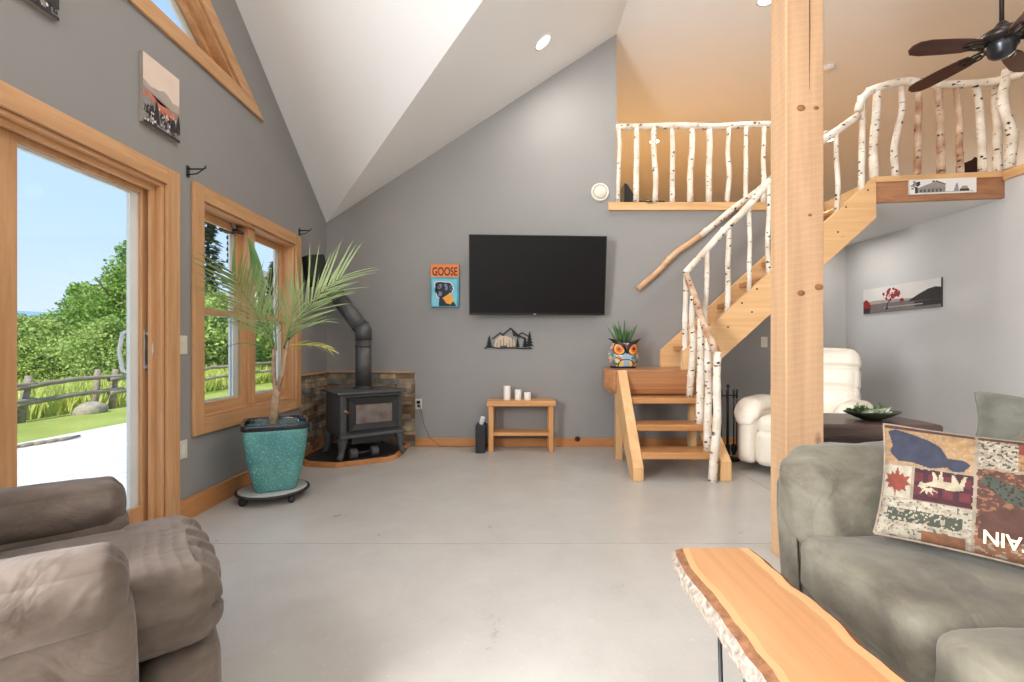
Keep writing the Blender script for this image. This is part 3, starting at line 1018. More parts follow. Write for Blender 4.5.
def rect(a, b, c, d):
    return [(a, b), (c, b), (c, d), (a, d)]
def circ(x, y, r, n=14, asp=1.0):
    return [(x + r * math.cos(2 * PI * k / n), y + r * asp * math.sin(2 * PI * k / n)) for k in range(n)]
def ridge(pts, base=0.0):
    return [(pts[0][0], base)] + [(a, b) for a, b in pts][0:0] + [(p[0], p[1]) for p in pts[::1]][0:0] + [(pts[-1][0], base)] + [(p[0], p[1]) for p in reversed(pts)]

# dog painting
vs, fs = text_verts('GOOSE', 1.0)
xs = [v[0] for v in vs]; ys = [v[1] for v in vs]
tv_ = [(0.05 + 0.90 * (a - min(xs)) / (max(xs) - min(xs)), 0.735 + 0.20 * (b - min(ys)) / (max(ys) - min(ys))) for a, b in vs]
dog = [(.14, .54), (.20, .58), (.33, .59), (.50, .575), (.68, .57), (.76, .50), (.79, .42), (.73, .33), (.66, .33), (.60, .27), (.45, .24), (.34, .22), (.24, .24), (.20, .31), (.22, .40), (.16, .47)]
layers = [(rect(0, .70, 1, 1), 'orange'), (rect(0, 0, 1, .70), 'teal'), (rect(.05, .02, .93, .655), 'skyblue'), (rect(.0, .655, 1, .70), 'teal'),
          ([(a + (a - .47) * .10, b + (b - .40) * .10) for a, b in dog], 'paperwhite'),
          ([(.28, .02), (.30, .26), (.46, .26), (.64, .20), (.82, .12), (.91, .02)], 'dogblack'), (dog, 'dogblack'),
          ([(.41, .21), (.55, .27), (.68, .325), (.76, .24), (.83, .15), (.69, .06), (.54, .09)], 'bandana'),
          ([(.235, .30), (.30, .37), (.40, .345), (.385, .27), (.29, .25)], 'dogblue'), ([(.235, .45), (.31, .54), (.40, .53), (.36, .44), (.29, .42)], 'dogblue'),
          ([(.47, .54), (.57, .545), (.61, .44), (.55, .37), (.49, .43)], 'dogblue'), ([(.67, .52), (.74, .48), (.745, .39), (.69, .37)], 'dogblue'),
          ([(.69, .50), (.73, .47), (.73, .41), (.70, .40)], 'dogblack'), (circ(.245, .335, .035, 10), 'dogblack'), (circ(.30, .475, .025, 8), 'dogblack'), (circ(.49, .455, .025, 8), 'dogblack'),
          ([(.42, .20), (.50, .13), (.53, .10), (.47, .18)], 'dogblue'), ((tv_, fs), 'dogblack')]
q0, q1 = at(431, 307, 4.97), at(459, 264.5, 4.97)
art('dog_painting', (q0.x, 4.999, q0.z), (1, 0, 0), (0, 0, 1), (0, -1, 0), (q1.x - q0.x, q1.z - q0.z), 0.035, layers, 'small bright painting of a black dog in an orange bandana beside the television', 'painting', side='dogblack')

# mountain canvases on the left wall
def forest_layers(seed):
    r_ = random.Random(seed)
    L = [(rect(0, 0, 1, 1), 'paper')]
    L.append((ridge([(0, .62), (.2, .57), (.4, .58), (.55, .64), (.66, .62), (.8, .55), (1, .57)]), 'mist'))
    L.append((ridge([(0, .54), (.25, .48), (.5, .48), (.75, .43), (1, .45)]), 'mist2'))
    L.append((ridge([(0, .46), (.2, .48), (.45, .40), (.7, .42), (1, .36)]), 'salmon'))
    L.append((ridge([(0, .38), (.15, .42), (.3, .34), (.5, .26), (.75, .20), (1, .24)]), 'ash'))
    for k in range(16):
        x, y, h = r_.uniform(.05, .95), r_.uniform(.02, .2), r_.uniform(.08, .2)
        L.append(([(max(0, x - .05), y), (min(1, x + .05), y), (x, y + h)], 'charcoal'))
    for k in range(120):
        x, y = r_.uniform(.03, .97), r_.uniform(.03, .34)
        L.append((circ(x, y, r_.uniform(.008, .024), 6), ('charcoal', 'ash', 'paperwhite')[k % 3]))
    for x, h in ((.34, .44), (.95, .42), (.80, .30)):
        L.append(([(x - .09, .12), (min(1, x + .09), .12), (min(1, x + .05), .28), (x, h), (x - .05, .28)], 'charcoal'))
    L.append((rect(0, 0, 1, .04), 'charcoal'))
    return L
art('mountain_canvas', (XL + 0.001, 2.50, 2.322), (0, 1, 0), (0, 0, 1), (1, 0, 0), (0.272, 0.388), 0.020, forest_layers(3), 'pale canvas of misty mountains and trees between the door and the high window', 'picture', side='mist2')
art('mountain_canvas', (XL + 0.001, 1.762, 2.535), (0, 1, 0), (0, 0, 1), (1, 0, 0), (0.272, 0.388), 0.022, forest_layers(8), 'canvas print cut off at the top left corner, above the sliding door', 'picture', side='mist2')

# lake panorama on the right wall
r_ = random.Random(5)
L = [(rect(0, 0, 1, 1), 'paperwhite'), (ridge([(0, .42), (.15, .50), (.4, .42), (.7, .42), (1, .5)]), 'mist'), (rect(0, 0, 1, .36), 'lake'),
     (ridge([(.64, .36), (.76, .55), (.86, .68), (.94, .72), (1, .68)], .30), 'charcoal'), (ridge([(.70, .28), (1, .30)], .10), 'charcoal'),
     (ridge([(0, .50), (.04, .58), (.08, .50), (.11, .36)], .06), 'redleaf'), (rect(.0, .02, .10, .22), 'charcoal'), (rect(.3, .16, .8, .2), 'mist'),
     ([(.335, .14), (.355, .14), (.36, .32), (.40, .46), (.385, .46), (.345, .34)], 'charcoal'), (circ(.345, .14, .022, 8, 2.5), 'charcoal')]
for k in range(46):
    a, rad = r_.uniform(0, 2 * PI), math.sqrt(r_.random())
    L.append((circ(.405 + .11 * rad * math.cos(a), .66 + .22 * rad * math.sin(a), r_.uniform(.010, .02), 7, 3.0), 'redleaf'))
L.append((circ(.545, .40, .03, 8, 2.4), 'redleaf'))
art('lake_canvas', (XR - 0.001, 5.77, 1.51), (0, -1, 0), (0, 0, 1), (-1, 0, 0), (1.05, 0.305), 0.018, L, 'long panoramic canvas of a red tree by a grey lake on the right wall', 'picture', side='charcoal')

# barn canvas on the landing fascia
ang = math.atan2(4.124 - 4.262, 4.45 - 3.375)
U = Vector((math.cos(ang), math.sin(ang), 0))
Nf = Vector((math.sin(ang), -math.cos(ang), 0))
def fasc(px, py):
    d = 4.25
    for _ in range(4):
        x = (px - 514) * d / 455
        d = 4.262 + (x - 3.375) * math.tan(ang)
    return Vector((x, d, 1.07 - (py - 349) * d / 455))
a_, b_ = fasc(908, 195.3), fasc(974.5, 178)
L = [(rect(0, 0, 1, 1), 'paperwhite'), (rect(.12, .10, .54, .42), 'ash'), ([(.12, .40), (.40, .86), (.54, .62), (.54, .40)], 'mist2'), ([(.40, .90), (.56, .62), (.54, .60), (.39, .82)], 'charcoal'), ([(.33, .80), (.37, .94), (.38, .80)], 'charcoal')]
for k in range(16):
    L.append((circ(.10 + r_.uniform(-.07, .07), .52 + r_.uniform(-.32, .36), .024, 7, 3.2), ('charcoal', 'ash')[k % 2]))
for k in range(6):
    L.append((rect(.16 + k * .06, .12, .18 + k * .06, .30), 'charcoal'))
L += [(rect(.08, .06, .12, .4), 'charcoal'), ([(.66, .12), (.70, .66), (.72, .66), (.74, .12)], 'ash'), (rect(.75, .12, .89, .26), 'charcoal'), ([(.76, .26), (.79, .46), (.86, .46), (.88, .26)], 'mist2'), (rect(.14, .08, .95, .12), 'mist2')]
art('barn_canvas', a_ + Nf * 0.001, U, (0, 0, 1), Nf, ((b_ - a_).dot(U), b_.z - a_.z), 0.02, L, 'small black and white barn canvas hung on the brown landing board', 'picture')

# metal mountain silhouette under the television
ma = thing('mountain_wall_art', 'black metal mountain and pine tree cut-out under the television', 'wall decoration', (0.0, 4.99, 1.07))
o0, o1 = at(483.5, 349.5, 4.985), at(533, 328, 4.985)
def mw(a, b):
    return (o0.x + (o1.x - o0.x) * a, o0.z + (o1.z - o0.z) * b)
mb = MB()
def strip(pts, w_):
    for (a, b), (c, d) in zip(pts, pts[1:]):
        p0, p1 = Vector(mw(a, b)), Vector(mw(c, d))
        t_ = (p1 - p0).normalized()
        n_ = Vector((-t_.y, t_.x)) * w_ / 2
        mb.prism([tuple(p0 - n_ - t_ * .003), tuple(p1 - n_ + t_ * .003), tuple(p1 + n_ + t_ * .003), tuple(p0 + n_ - t_ * .003)], 4.984, 4.990, 'y')
strip([(.02, .06), (.12, .12), (.30, .06), (.55, .08), (.75, .05), (.98, .05)], .016)
strip([(.18, .50), (.34, .78), (.40, .66)], .014)
strip([(.38, .66), (.55, .98), (.70, .66), (.84, .50)], .018)
strip([(.70, .66), (.78, .78), (.90, .62)], .014)
mb.prism([mw(.57, .92), mw(.70, .66), (mw(.76, .52)), mw(.66, .60), mw(.60, .62)], 4.984, 4.990, 'y')
def pine(cx, w_, h_, base=.06):
    for k in range(4):
        z0 = base + h_ * (.12 + .2 * k)
        ww = w_ * (1 - .2 * k)
        mb.prism([mw(cx - ww, z0), mw(cx + ww, z0), mw(cx, z0 + h_ * .36)], 4.984, 4.990, 'y')
    mb.prism([mw(cx - .012, base), mw(cx + .012, base), mw(cx + .012, base + h_ * .3), mw(cx - .012, base + h_ * .3)], 4.984, 4.990, 'y')
pine(.115, .075, .56); pine(.93, .085, .74); pine(.84, .07, .50); pine(.69, .05, .5)
mb.build('silhouette', 'black', ma)
mb = MB()
mb.prism([mw(.21, .14), mw(.24, .46), mw(.34, .66), mw(.50, .60), mw(.62, .46), mw(.65, .22), mw(.56, .10), mw(.3, .08)], 4.986, 4.996, 'y')
mb.build('backing_plate', [wood('birch_ply', rgb(178, 156, 134), rgb(216, 196, 172), 'z', grain=30, knots=False)], ma)
mb = MB()
for k, x in enumerate((.27, .34, .40, .47, .53, .58)):
    strip([(x, .10), (x + .005, .30 + .12 * (k % 3))], .006)
strip([(.34, .13), (.46, .15)], .02)
mb.build('tree_trunks', [plain('dark_taupe_metal', rgb(92, 78, 68), .6)], ma)

# ------------------------------------------------------------------ side table with candles
tb = thing('console_table', 'low oak table with a shelf under the television', 'table', (0.05, 4.76, 0))
MB().box((-0.285, 4.71, 0.475), (0.435, 4.985, 0.53)).build('tabletop', 'table', tb, bevel=0.006)
MB().box((-0.23, 4.74, 0.165), (0.385, 4.965, 0.20)).build('shelf', 'table', tb, bevel=0.004)
for x in (-0.265, 0.36):
    for y in (4.725, 4.92):
        MB().box((x, y, 0), (x + 0.05, y + 0.05, 0.475)).build('leg', 'table_z', tb, bevel=0.004)
for px, py, r, lb in ((507, 386, .036, 'tall ivory pillar candle, leftmost on the oak table'), (518, 389.5, .035, 'middle ivory pillar candle on the oak table'), (527.5, 392.5, .036, 'short ivory pillar candle, rightmost on the oak table')):
    x = (px - 514) * 4.8 / 455
    zt = 1.07 - (py - 349) * 4.8 / 455
    cd = thing('pillar_candle', lb, 'candle', (x, 4.82, 0.53), group='candles on the oak table')
    MB().lathe([(r * .96, 0), (r, .004), (r, zt - .53 - .004), (r * .95, zt - .53), (r * .7, zt - .534), (.002, zt - .538)], seg=24).build('wax', 'candle', cd, local=True)
    MB().tube([(0, 0, zt - .54), (.002, 0, zt - .526)], .0016, 6).build('wick', 'iron', cd, local=True)
bx = thing('bass_speaker', 'small dark blue-black speaker box standing left of the oak table', 'speaker', (-0.345, 4.76, 0))
MB().box((-0.395, 4.66, 0.0), (-0.295, 4.88, 0.285)).build('cabinet', 'navy', bx, bevel=0.005)
MB().box((-0.385, 4.657, 0.02), (-0.305, 4.662, 0.265)).build('grille', 'iron', bx, bevel=0.002)
rc = thing('remote_dock', 'little silver-white device leaning on the dark speaker box', 'device', (-0.335, 4.74, 0.285))
MB().obox((-0.332, 4.74, 0.325), (0.042, 0.03, 0.085), ry(0.25)).build('body', 'white', rc, bevel=0.006)
bt = MB()
for k in range(3):
    for i in range(2):
        bt.obox(Vector((-0.332, 4.74, 0.325)) + ry(0.25) @ Vector((-.009 + .018 * i, -.0155, -.02 + .02 * k)), (.009, .002, .009), ry(0.25))
bt.build('buttons', [plain('grey_button', rgb(150, 152, 158), .5)], rc)

# ------------------------------------------------------------------ wall plates, vent, brackets
def plate_back(px, py, label, cat, kind_):
    q = at(px, py, 4.99)
    o = thing(kind_, label, cat, (q.x, 4.999, q.z))
    MB().box((q.x - .036, 4.993, q.z - .058), (q.x + .036, 4.999, q.z + .058)).build('cover_plate', 'cream', o, bevel=.002)
    return o, q
o, q = plate_back(418.5, 404, 'cream outlet with black plugs beside the stone surround', 'outlet', 'wall_outlet')
MB().box((q.x - .018, 4.975, q.z + .004), (q.x + .018, 4.993, q.z + .036)).build('plug', 'black', o, bevel=.003)
MB().box((q.x - .014, 4.99, q.z - .036), (q.x + .014, 4.993, q.z - .008)).build('socket', 'iron', o)
o, q = plate_back(764.5, 342, 'cream light switch under the stairs left of the timber post', 'switch', 'light_switch')
MB().box((q.x - .012, 4.988, q.z - .025), (q.x + .012, 4.993, q.z + .025)).build('rocker', 'cream', o, bevel=.002)
def plate_left(y, z, nm, label, cat):
    o = thing(nm, label, cat, (XL, y, z))
    MB().box((XL + .001, y - .036, z - .058), (XL + .007, y + .036, z + .058)).build('cover_plate', 'cream', o, bevel=.002)
    return o
o = plate_left(2.825, 1.095, 'light_switch', 'cream light switch between the sliding door and the window', 'switch')
MB().box((XL + .006, 2.813, 1.07), (XL + .012, 2.837, 1.12)).build('rocker', 'cream', o, bevel=.002)
o = plate_left(2.825, 0.445, 'wall_outlet', 'cream outlet low on the wall between door and window', 'outlet')
MB().box((XL + .006, 2.811, .415), (XL + .009, 2.839, .475)).build('socket', 'white', o, bevel=.002)
cdx = MB().tube([at(420, 405, 4.98), at(424, 425, 4.97), Vector((-.92, 4.965, .10)), Vector((-.80, 4.95, .015)), Vector((-.6, 4.93, .008)), Vector((-.42, 4.89, .02))], .0025, 6)
tag(cdx.build('power_cord', 'iron'), 'thin black cord from the outlet along the baseboard to the speaker box', 'cord')
vt = thing('wall_vent', 'round white vent on the grey wall beside the loft railing', 'vent', (0.945, 4.999, 2.79))
Mx = Matrix.Rotation(PI / 2, 3, 'X')
MB().lathe([(.10, 0), (.10, .012), (.092, .02), (.078, .02), (.076, .008), (.074, .008)], (0.945, 4.998, 2.79), 32, Mx, cap=False).build('ring', 'cream', vt)
MB().lathe([(.070, 0), (.070, .016), (.05, .026), (.002, .028)], (0.945, 4.998, 2.79), 32, Mx, cap=False).build('disc', 'cream', vt)
ix = at(577.5, 439, 4.975)
ip = thing('floor_inlet', 'small round reddish-brown inlet set in the back baseboard', 'inlet', (ix.x, 4.98, ix.z))
MB().lathe([(.030, 0), (.030, .006), (.022, .010), (.020, .004), (.002, .003)], (ix.x, 4.979, ix.z), 20, Mx, cap=False).build('flange', [plain('oxblood_plastic', rgb(92, 40, 30), .4)], ip)
MB().lathe([(.012, 0), (.012, .008), (.001, .009)], (ix.x, 4.979, ix.z), 14, Mx, cap=False).build('cap', 'black', ip)

for y, lb in ((2.87, 'black curtain rod bracket at the left top corner of the window'), (4.36, 'black curtain rod bracket at the right top corner of the window')):
    b_ = thing('curtain_bracket', lb, 'bracket', (XL, y, 2.20), group='curtain brackets over the window')
    MB().box((XL + .001, y - .012, 2.155), (XL + .007, y + .012, 2.225)).build('back_plate', 'iron', b_, bevel=.001)
    MB().tube([(XL + .005, y, 2.205), (XL + .10, y, 2.205), (XL + .112, y, 2.21), (XL + .115, y, 2.225)], .005, 8).tube([(XL + .005, y, 2.17), (XL + .06, y, 2.175), (XL + .10, y, 2.203)], .004, 8).build('arm', 'iron', b_)

# bird ornament hanging at the window
og = thing('bird_ornament', 'small dark bird-shaped ornament hanging in the window beside the middle post', 'ornament', (-1.98, 3.42, 1.9))
bc = at(230, 231, 3.5)
bm_ = MB()
bm_.ball((bc.x, bc.y, bc.z), .03, 12, (1.9, .9, .8))
bm_.ball((bc.x - .065, bc.y, bc.z + .012), .02, 10)
bm_.tube([(bc.x - .08, bc.y, bc.z + .012), (bc.x - .115, bc.y, bc.z + .004)], [.007, .001], 6)
bm_.tube([(bc.x + .04, bc.y, bc.z), (bc.x + .10, bc.y, bc.z - .02)], [.02, .012], 6)
bm_.build('body', [plain('dark_metal_bird', rgb(62, 46, 40), .5)], og)
wg = MB()
for s in (-1, 1):
    wg.faces([(bc.x - .01, bc.y, bc.z + .01), (bc.x + .05, bc.y, bc.z + .01), (bc.x + .08, bc.y + s * .07, bc.z + .055), (bc.x + .03, bc.y + s * .06, bc.z + .06)], [(0, 1, 2, 3)])
wo_ = wg.build('wing', [plain('grey_metal_wing', rgb(126, 112, 100), .5)], og)
sm = wo_.modifiers.new('solid', 'SOLIDIFY'); sm.thickness = .004
MB().tube([(bc.x, bc.y, bc.z + .02), (bc.x, bc.y, 2.03), (XL - .02, bc.y, 2.03)], .002, 6).build('cord', 'iron', og)
ch = MB()
for k in range(5):
    ch.ball((bc.x - .02 + .004 * (k % 2), bc.y, bc.z - .05 - .045 * k), .012, 8, (.7, .7, 1.4))
ch.tube([(bc.x - .02, bc.y, bc.z - .01), (bc.x - .02, bc.y, bc.z - .25)], .0015, 5)
ch.build('bead_string', 'iron', og)

# corner wall speaker
sp = thing('wall_speaker', 'black speaker on a wall bracket in the left corner behind the palm', 'speaker', (XL, 4.5, 1.8))
Ms = rz(-0.75) @ rx(0.18)
cs = Vector((-1.945, 4.46, 1.835))
MB().obox(cs, (.17, .16, .30), Ms).build('cabinet', 'black', sp, bevel=.008)
MB().obox(cs + Ms @ Vector((0, -.082, 0)), (.155, .006, .285), Ms).build('grille', 'iron', sp, bevel=.002)
MB().tube([cs + Ms @ Vector((0, .08, 0)), (XL + .05, 4.53, 1.80), (XL + .002, 4.54, 1.80)], .014, 8).build('bracket', 'iron', sp)

# ------------------------------------------------------------------ recessed lights, detector, fan
def can(loc, nrm, label, warm, energy, grp, r=.075):
    M_ = Vector(nrm).to_track_quat('Z', 'Y').to_matrix()
    o = thing('recessed_light', label, 'ceiling light', loc, group=grp)
    MB().lathe([(r + .02, 0.0), (r + .02, .004), (r + .004, .009), (r, .006), (r, 0)], (0, 0, 0), 28, M_, cap=False).build('trim_ring', 'white', o, local=True)
    MB().lathe([(r, .002), (.002, .0025)], (0, 0, 0), 28, M_, cap=False).build('lens', 'lampwarm' if warm else 'lamp', o, local=True)
    n = Vector(nrm).normalized()
    light('bulb', 'AREA', n * 0.02, energy, (1, .70, .32) if warm else (1, .95, .88), tuple(n), r * 2, parent=o)
    return o
nB = (0.6513, 0, -1)
for xx_, yy_, lb_ in ((-0.6, 1.4, 'added recessed fill light in the flat ceiling over the recliner, out of the photograph'), (2.5, 2.0, 'added recessed fill light in the flat ceiling over the side table, out of the photograph'), (1.0, 0.2, 'added recessed fill light in the flat ceiling over the bench, out of the photograph')):
    can((xx_, yy_, ZR - .001), (0, 0, -1), lb_, False, 10, 'recessed ceiling lights')  # unseen ceiling lights, added to brighten the room
zl = roofB(0.274)
can((0.274, 4.306, zl - .001), nB, 'round recessed light in the sloped white ceiling above the television', False, 14, 'recessed ceiling lights')
can((2.50, 4.50, ZR - .001), (0, 0, -1), 'recessed light at the top edge, left of the timber post', False, 20, 'recessed ceiling lights')
can((2.34, 7.58, ZR - .001), (0, 0, -1), 'warm recessed loft light seen between the left birch balusters', True, 62, 'recessed ceiling lights')
can((5.20, 7.53, ZR - .001), (0, 0, -1), 'warm recessed loft light just right of the timber post', True, 6, 'recessed ceiling lights')
can((3.95, 5.55, 2.439), (0, 0, -1), 'recessed light under the loft in the alcove behind the timber post', False, 4, 'recessed ceiling lights')
sd = thing('smoke_detector', 'round white smoke detector on the loft ceiling right of the post', 'smoke detector', (3.86, 5.58, ZR))
MB().lathe([(.065, 0), (.065, -.012), (.058, -.032), (.03, -.04), (.002, -.042)], seg=28, cap=False).build('body', 'white', sd, local=True)
MB().lathe([(.061, -.014), (.063, -.018), (.060, -.022)], seg=28, cap=False).build('vent_slot', [plain('grey_slot', rgb(120, 120, 118), .6)], sd, local=True)

fx, fyy, fz = 3.43, 3.20, 3.22
fan = thing('ceiling_fan', 'dark bronze ceiling fan with five brown blades', 'ceiling fan', (fx, fyy, ZR))
MB().lathe([(.065, 0), (.06, -.05), (.03, -.08), (.016, -.09)], (fx, fyy, ZR), 24).build('canopy', 'bronze', fan)
MB().tube([(fx, fyy, ZR - .08), (fx, fyy, fz + .12)], .013, 10).build('downrod', 'bronze', fan)
MB().lathe([(.02, .15), (.035, .13), (.05, .10), (.11, .075), (.135, .05), (.13, .02), (.10, .0), (.09, -.005)], (fx, fyy, fz), 32).build('motor_housing', 'bronze', fan)
MB().lathe([(.088, -.004), (.09, -.03), (.075, -.05), (.07, -.075), (.05, -.095), (.02, -.105), (.002, -.107)], (fx, fyy, fz), 28, cap=False).build('switch_housing', [plain('dark_gunmetal', (.05, .052, .06, 1), .3, .8)], fan)
for a in (175, 103, 31, -41, -113):
    A = math.radians(a)
    Mb = rz(A) @ rx(math.radians(11))
    c0 = Vector((fx, fyy, fz - .005))
    mb = MB()
    out = [(.17, -.045), (.22, -.058), (.35, -.066), (.50, -.068), (.57, -.055), (.60, -.02), (.60, .02), (.57, .055), (.50, .068), (.35, .066), (.22, .058), (.17, .045)]
    n = len(out)
    mb.faces([c0 + Mb @ Vector((x, y, -.004)) for x, y in out] + [c0 + Mb @ Vector((x, y, .004)) for x, y in out],
             [tuple(range(n)), tuple(range(2 * n - 1, n - 1, -1))] + [(i, i + n, (i + 1) % n + n, (i + 1) % n) for i in range(n)])
    bl = mb.build('blade', 'blade', fan)
    mb = MB()
    for s in (-1, 1):
        mb.tube([c0 + Mb @ Vector((.09, s * .012, .004)), c0 + Mb @ Vector((.14, s * .035, -.008)), c0 + Mb @ Vector((.19, s * .03, -.008)), c0 + Mb @ Vector((.24, s * .008, -.008))], .008, 6)
    mb.obox(c0 + Mb @ Vector((.165, 0, -.008)), (.10, .03, .006), Mb)
    mb.build('blade_iron', 'bronze', bl)

# ------------------------------------------------------------------ stove corner
def ledge(mb, u0, u1, z0, z1, put, seed):
    r_ = random.Random(seed)
    z = z0
    while z < z1 - 0.01:
        h = min(r_.uniform(.035, .065), z1 - z)
        u = u0 - r_.uniform(0, .1)
        while u < u1 - .005:
            l = r_.uniform(.07, .22)
            a, b = max(u, u0), min(u + l, u1)
            if b - a > .01:
                mb.cur = r_.choice((0, 0, 1, 2, 3)); put(mb, a + .002, b - .002, z + .002, z + h - .002, r_.uniform(.008, .04))
            u += l
        z += h
    return mb
sb = MB()
ledge(sb, -2.04, -1.085, 0.0, 0.81, lambda m_, a, b, z, zz, d: m_.box((a, YB - d, z), (b, YB - .001, zz)), 2)
ledge(sb, 4.38, 4.97, 0.0, 0.81, lambda m_, a, b, z, zz, d: m_.box((XL + .001, a, z), (XL + d, b, zz)), 4)
so = struct(sb, 'wall_stone_surround', ['stone'] + [stone_mat(n_, a_, b_) for n_, a_, b_ in (('tan_ledge_stone', rgb(150, 128, 100), rgb(196, 174, 142)), ('brown_ledge_stone', rgb(96, 76, 60), rgb(146, 118, 92)), ('grey_ledge_stone', rgb(92, 90, 86), rgb(150, 146, 138)))])
t = MB()
t.box((-2.06, 4.958, .81), (-1.085, 4.999, .822))
t.box((XL + .001, 4.372, .81), (XL + .042, 4.958, .826))
struct(t, 'trim_4', 'trim_y', bevel=.003)

hp = thing('hearth_pad', 'low corner hearth pad with tiled top and wood edge under the stove', 'hearth', (-1.6, 4.6, 0))
pad = [(-2.015, 4.955), (-2.015, 4.27), (-1.90, 4.14), (-1.60, 4.08), (-1.19, 4.32), (-1.135, 4.42), (-1.135, 4.955)]
MB().prism(pad, 0, .045, 'z').build('wood_edge', 'base_x', hp, bevel=.004)
cxp, cyp = -1.58, 4.55
pin = [(cxp + (x - cxp) * .93, cyp + (y - cyp) * .93) for x, y in pad]
MB().prism(pin, .044, .049, 'z').build('tile_top', [plain('black_slate_tile', (.022, .022, .024, 1), .35, var=.3, scale=12)], hp)

SA = math.radians(38)
sv = thing('wood_stove', 'grey cast-iron wood stove with a glass door and flared legs', 'stove', (-1.49, 4.525, .049), SA)
SZ0, SZ1 = .20, .60
m = MB()
m.box((-.30, -.22, SZ0), (.30, .24, SZ1))
m.build('firebox', 'stove', sv, local=True, bevel=.012)
MB().box((-.335, -.27, SZ1), (.335, .27, SZ1 + .022)).build('top_plate', 'stove', sv, local=True, bevel=.006)
MB().box((-.315, -.29, SZ0 + .0), (.315, -.21, SZ0 + .03)).build('ash_lip', 'stove', sv, local=True, bevel=.008)
MB().box((-.20, -.235, SZ0 - .065), (.20, -.05, SZ0 + .002)).build('ash_drawer', 'stove_dark', sv, local=True, bevel=.004)
dr = MB()
a0, b0, a1, b1 = -.245, SZ0 + .05, .265, SZ1 - .03
ins = .075
ot = [(a0, b0), (a1, b0), (a1, b1), (a0, b1)]
it = [(a0 + ins, b0 + ins * .9), (a1 - ins, b0 + ins * .9), (a1 - ins, b1 - ins * .9), (a0 + ins, b1 - ins * .9)]
vs = [(x, -.222, z) for x, z in ot] + [(x, -.262, z) for x, z in [(a0 + .012, b0 + .012), (a1 - .012, b0 + .012), (a1 - .012, b1 - .012), (a0 + .012, b1 - .012)]] + [(x, -.246, z) for x, z in it]
fs = []
for a in (0, 4):
    fs += [(a + i, a + (i + 1) % 4, a + 4 + (i + 1) % 4, a + 4 + i) for i in range(4)]
fs.append((8, 9, 10, 11))
dr.faces(vs, fs)
door = dr.build('door', 'stove_dark', sv, local=True, bevel=.003)
MB().prism([(a0 + ins + .006, b0 + ins * .9 + .006), (a1 - ins - .006, b0 + ins * .9 + .006), (a1 - ins - .006, b1 - ins * .9 - .006), (a0 + ins + .006, b1 - ins * .9 - .006)], -.249, -.245, 'y').build('glass_pane', 'ember', door, local=True)
MB().tube([(-.235, -.25, .43), (-.25, -.285, .435), (-.29, -.33, .46)], [.008, .009, .012], 8).build('handle', [plain('copper_handle', rgb(180, 120, 84), .35, .6)], door, local=True)
for sx in (-1, 1):
    for sy, y in ((-1, -.20), (1, .20)):
        x = sx * .25
        lm = MB()
        pts = [(x, y, SZ0 + .02), (x + sx * .035, y + sy * .015, SZ0 - .04), (x + sx * .03, y + sy * .012, SZ0 - .10), (x + sx * .045, y + sy * .02, .03), (x + sx * .075, y + sy * .035, .0)]
        lm.tube(pts, [.048, .046, .030, .026, .034], 12)
        lm.build('leg', 'stove', sv, local=True)
# pipe (world placed)
pp = thing('stove_pipe', 'grey steel stovepipe bending from the stove towards the left corner', 'pipe', (-1.62, 4.72, .67))
px0, py0 = -1.56, 4.60
pj = at(363.5, 334, py0)
zt_ = SZ1 + .022 + .049
MB().tube([(pj.x, py0, zt_), (pj.x, py0, pj.z - .06)], .078, 24).build('vertical_pipe', 'pipe', pp)
MB().lathe([(.10, 0), (.10, .015), (.082, .02), (.082, .03)], (pj.x, py0, zt_), 24, cap=False).build('collar', 'stove_dark', pp)
dv = Vector((-.30, .06, .62)).normalized()
e0 = Vector((pj.x, py0, pj.z - .06))
e1 = Vector((pj.x, py0, pj.z + .03))
e2 = e1 + dv * .06
MB().tube([e0, e1, e2], [.082, .083, .082], 24).build('elbow', 'pipe', pp)
e2 = e1 + dv * .03
e3 = e2 + dv * .10
tgt = at(335, 293, 4.70)
MB().tube([e1, tgt], .078, 24).build('slanted_pipe', 'pipe', pp)
for f in (0.12, 0.9):
    q = e1.lerp(tgt, f)
    dd = (tgt - e1).normalized()
    MB().tube([q, q + dd * .02], .082, 24).build('seam_band', 'pipe', pp)
MB().tube([(pj.x, py0, pj.z - .13), (pj.x, py0, pj.z - .11)], .082, 24).build('seam_band', 'pipe', pp)
end = Vector((XL + .006, 4.80, tgt.z + .12))
MB().tube([tgt - (tgt - e1).normalized() * .02, tgt + Vector((-.05, .02, .07)), Vector((-1.90, 4.80, end.z)), end], .078, 24).build('wall_elbow', 'pipe', pp)

db = thing('dumbbell', 'small dark grey hex dumbbell lying on the pad under the stove', 'dumbbell', (-1.42, 4.30, .049), SA)
Mh = Matrix.Rotation(PI / 2, 3, 'Y')
for x in (-.10, .10):
    MB().lathe([(.045, -.035), (.052, -.028), (.052, .028), (.045, .035)], (x, 0, .045), 6, Mh).build('head', [plain('grey_rubber', rgb(78, 78, 80), .7)] if x < 0 else [bpy.data.materials['grey_rubber']], db, local=True)
MB().tube([(-.08, 0, .045), (.08, 0, .045)], .014, 10).build('grip', 'iron', db, local=True)

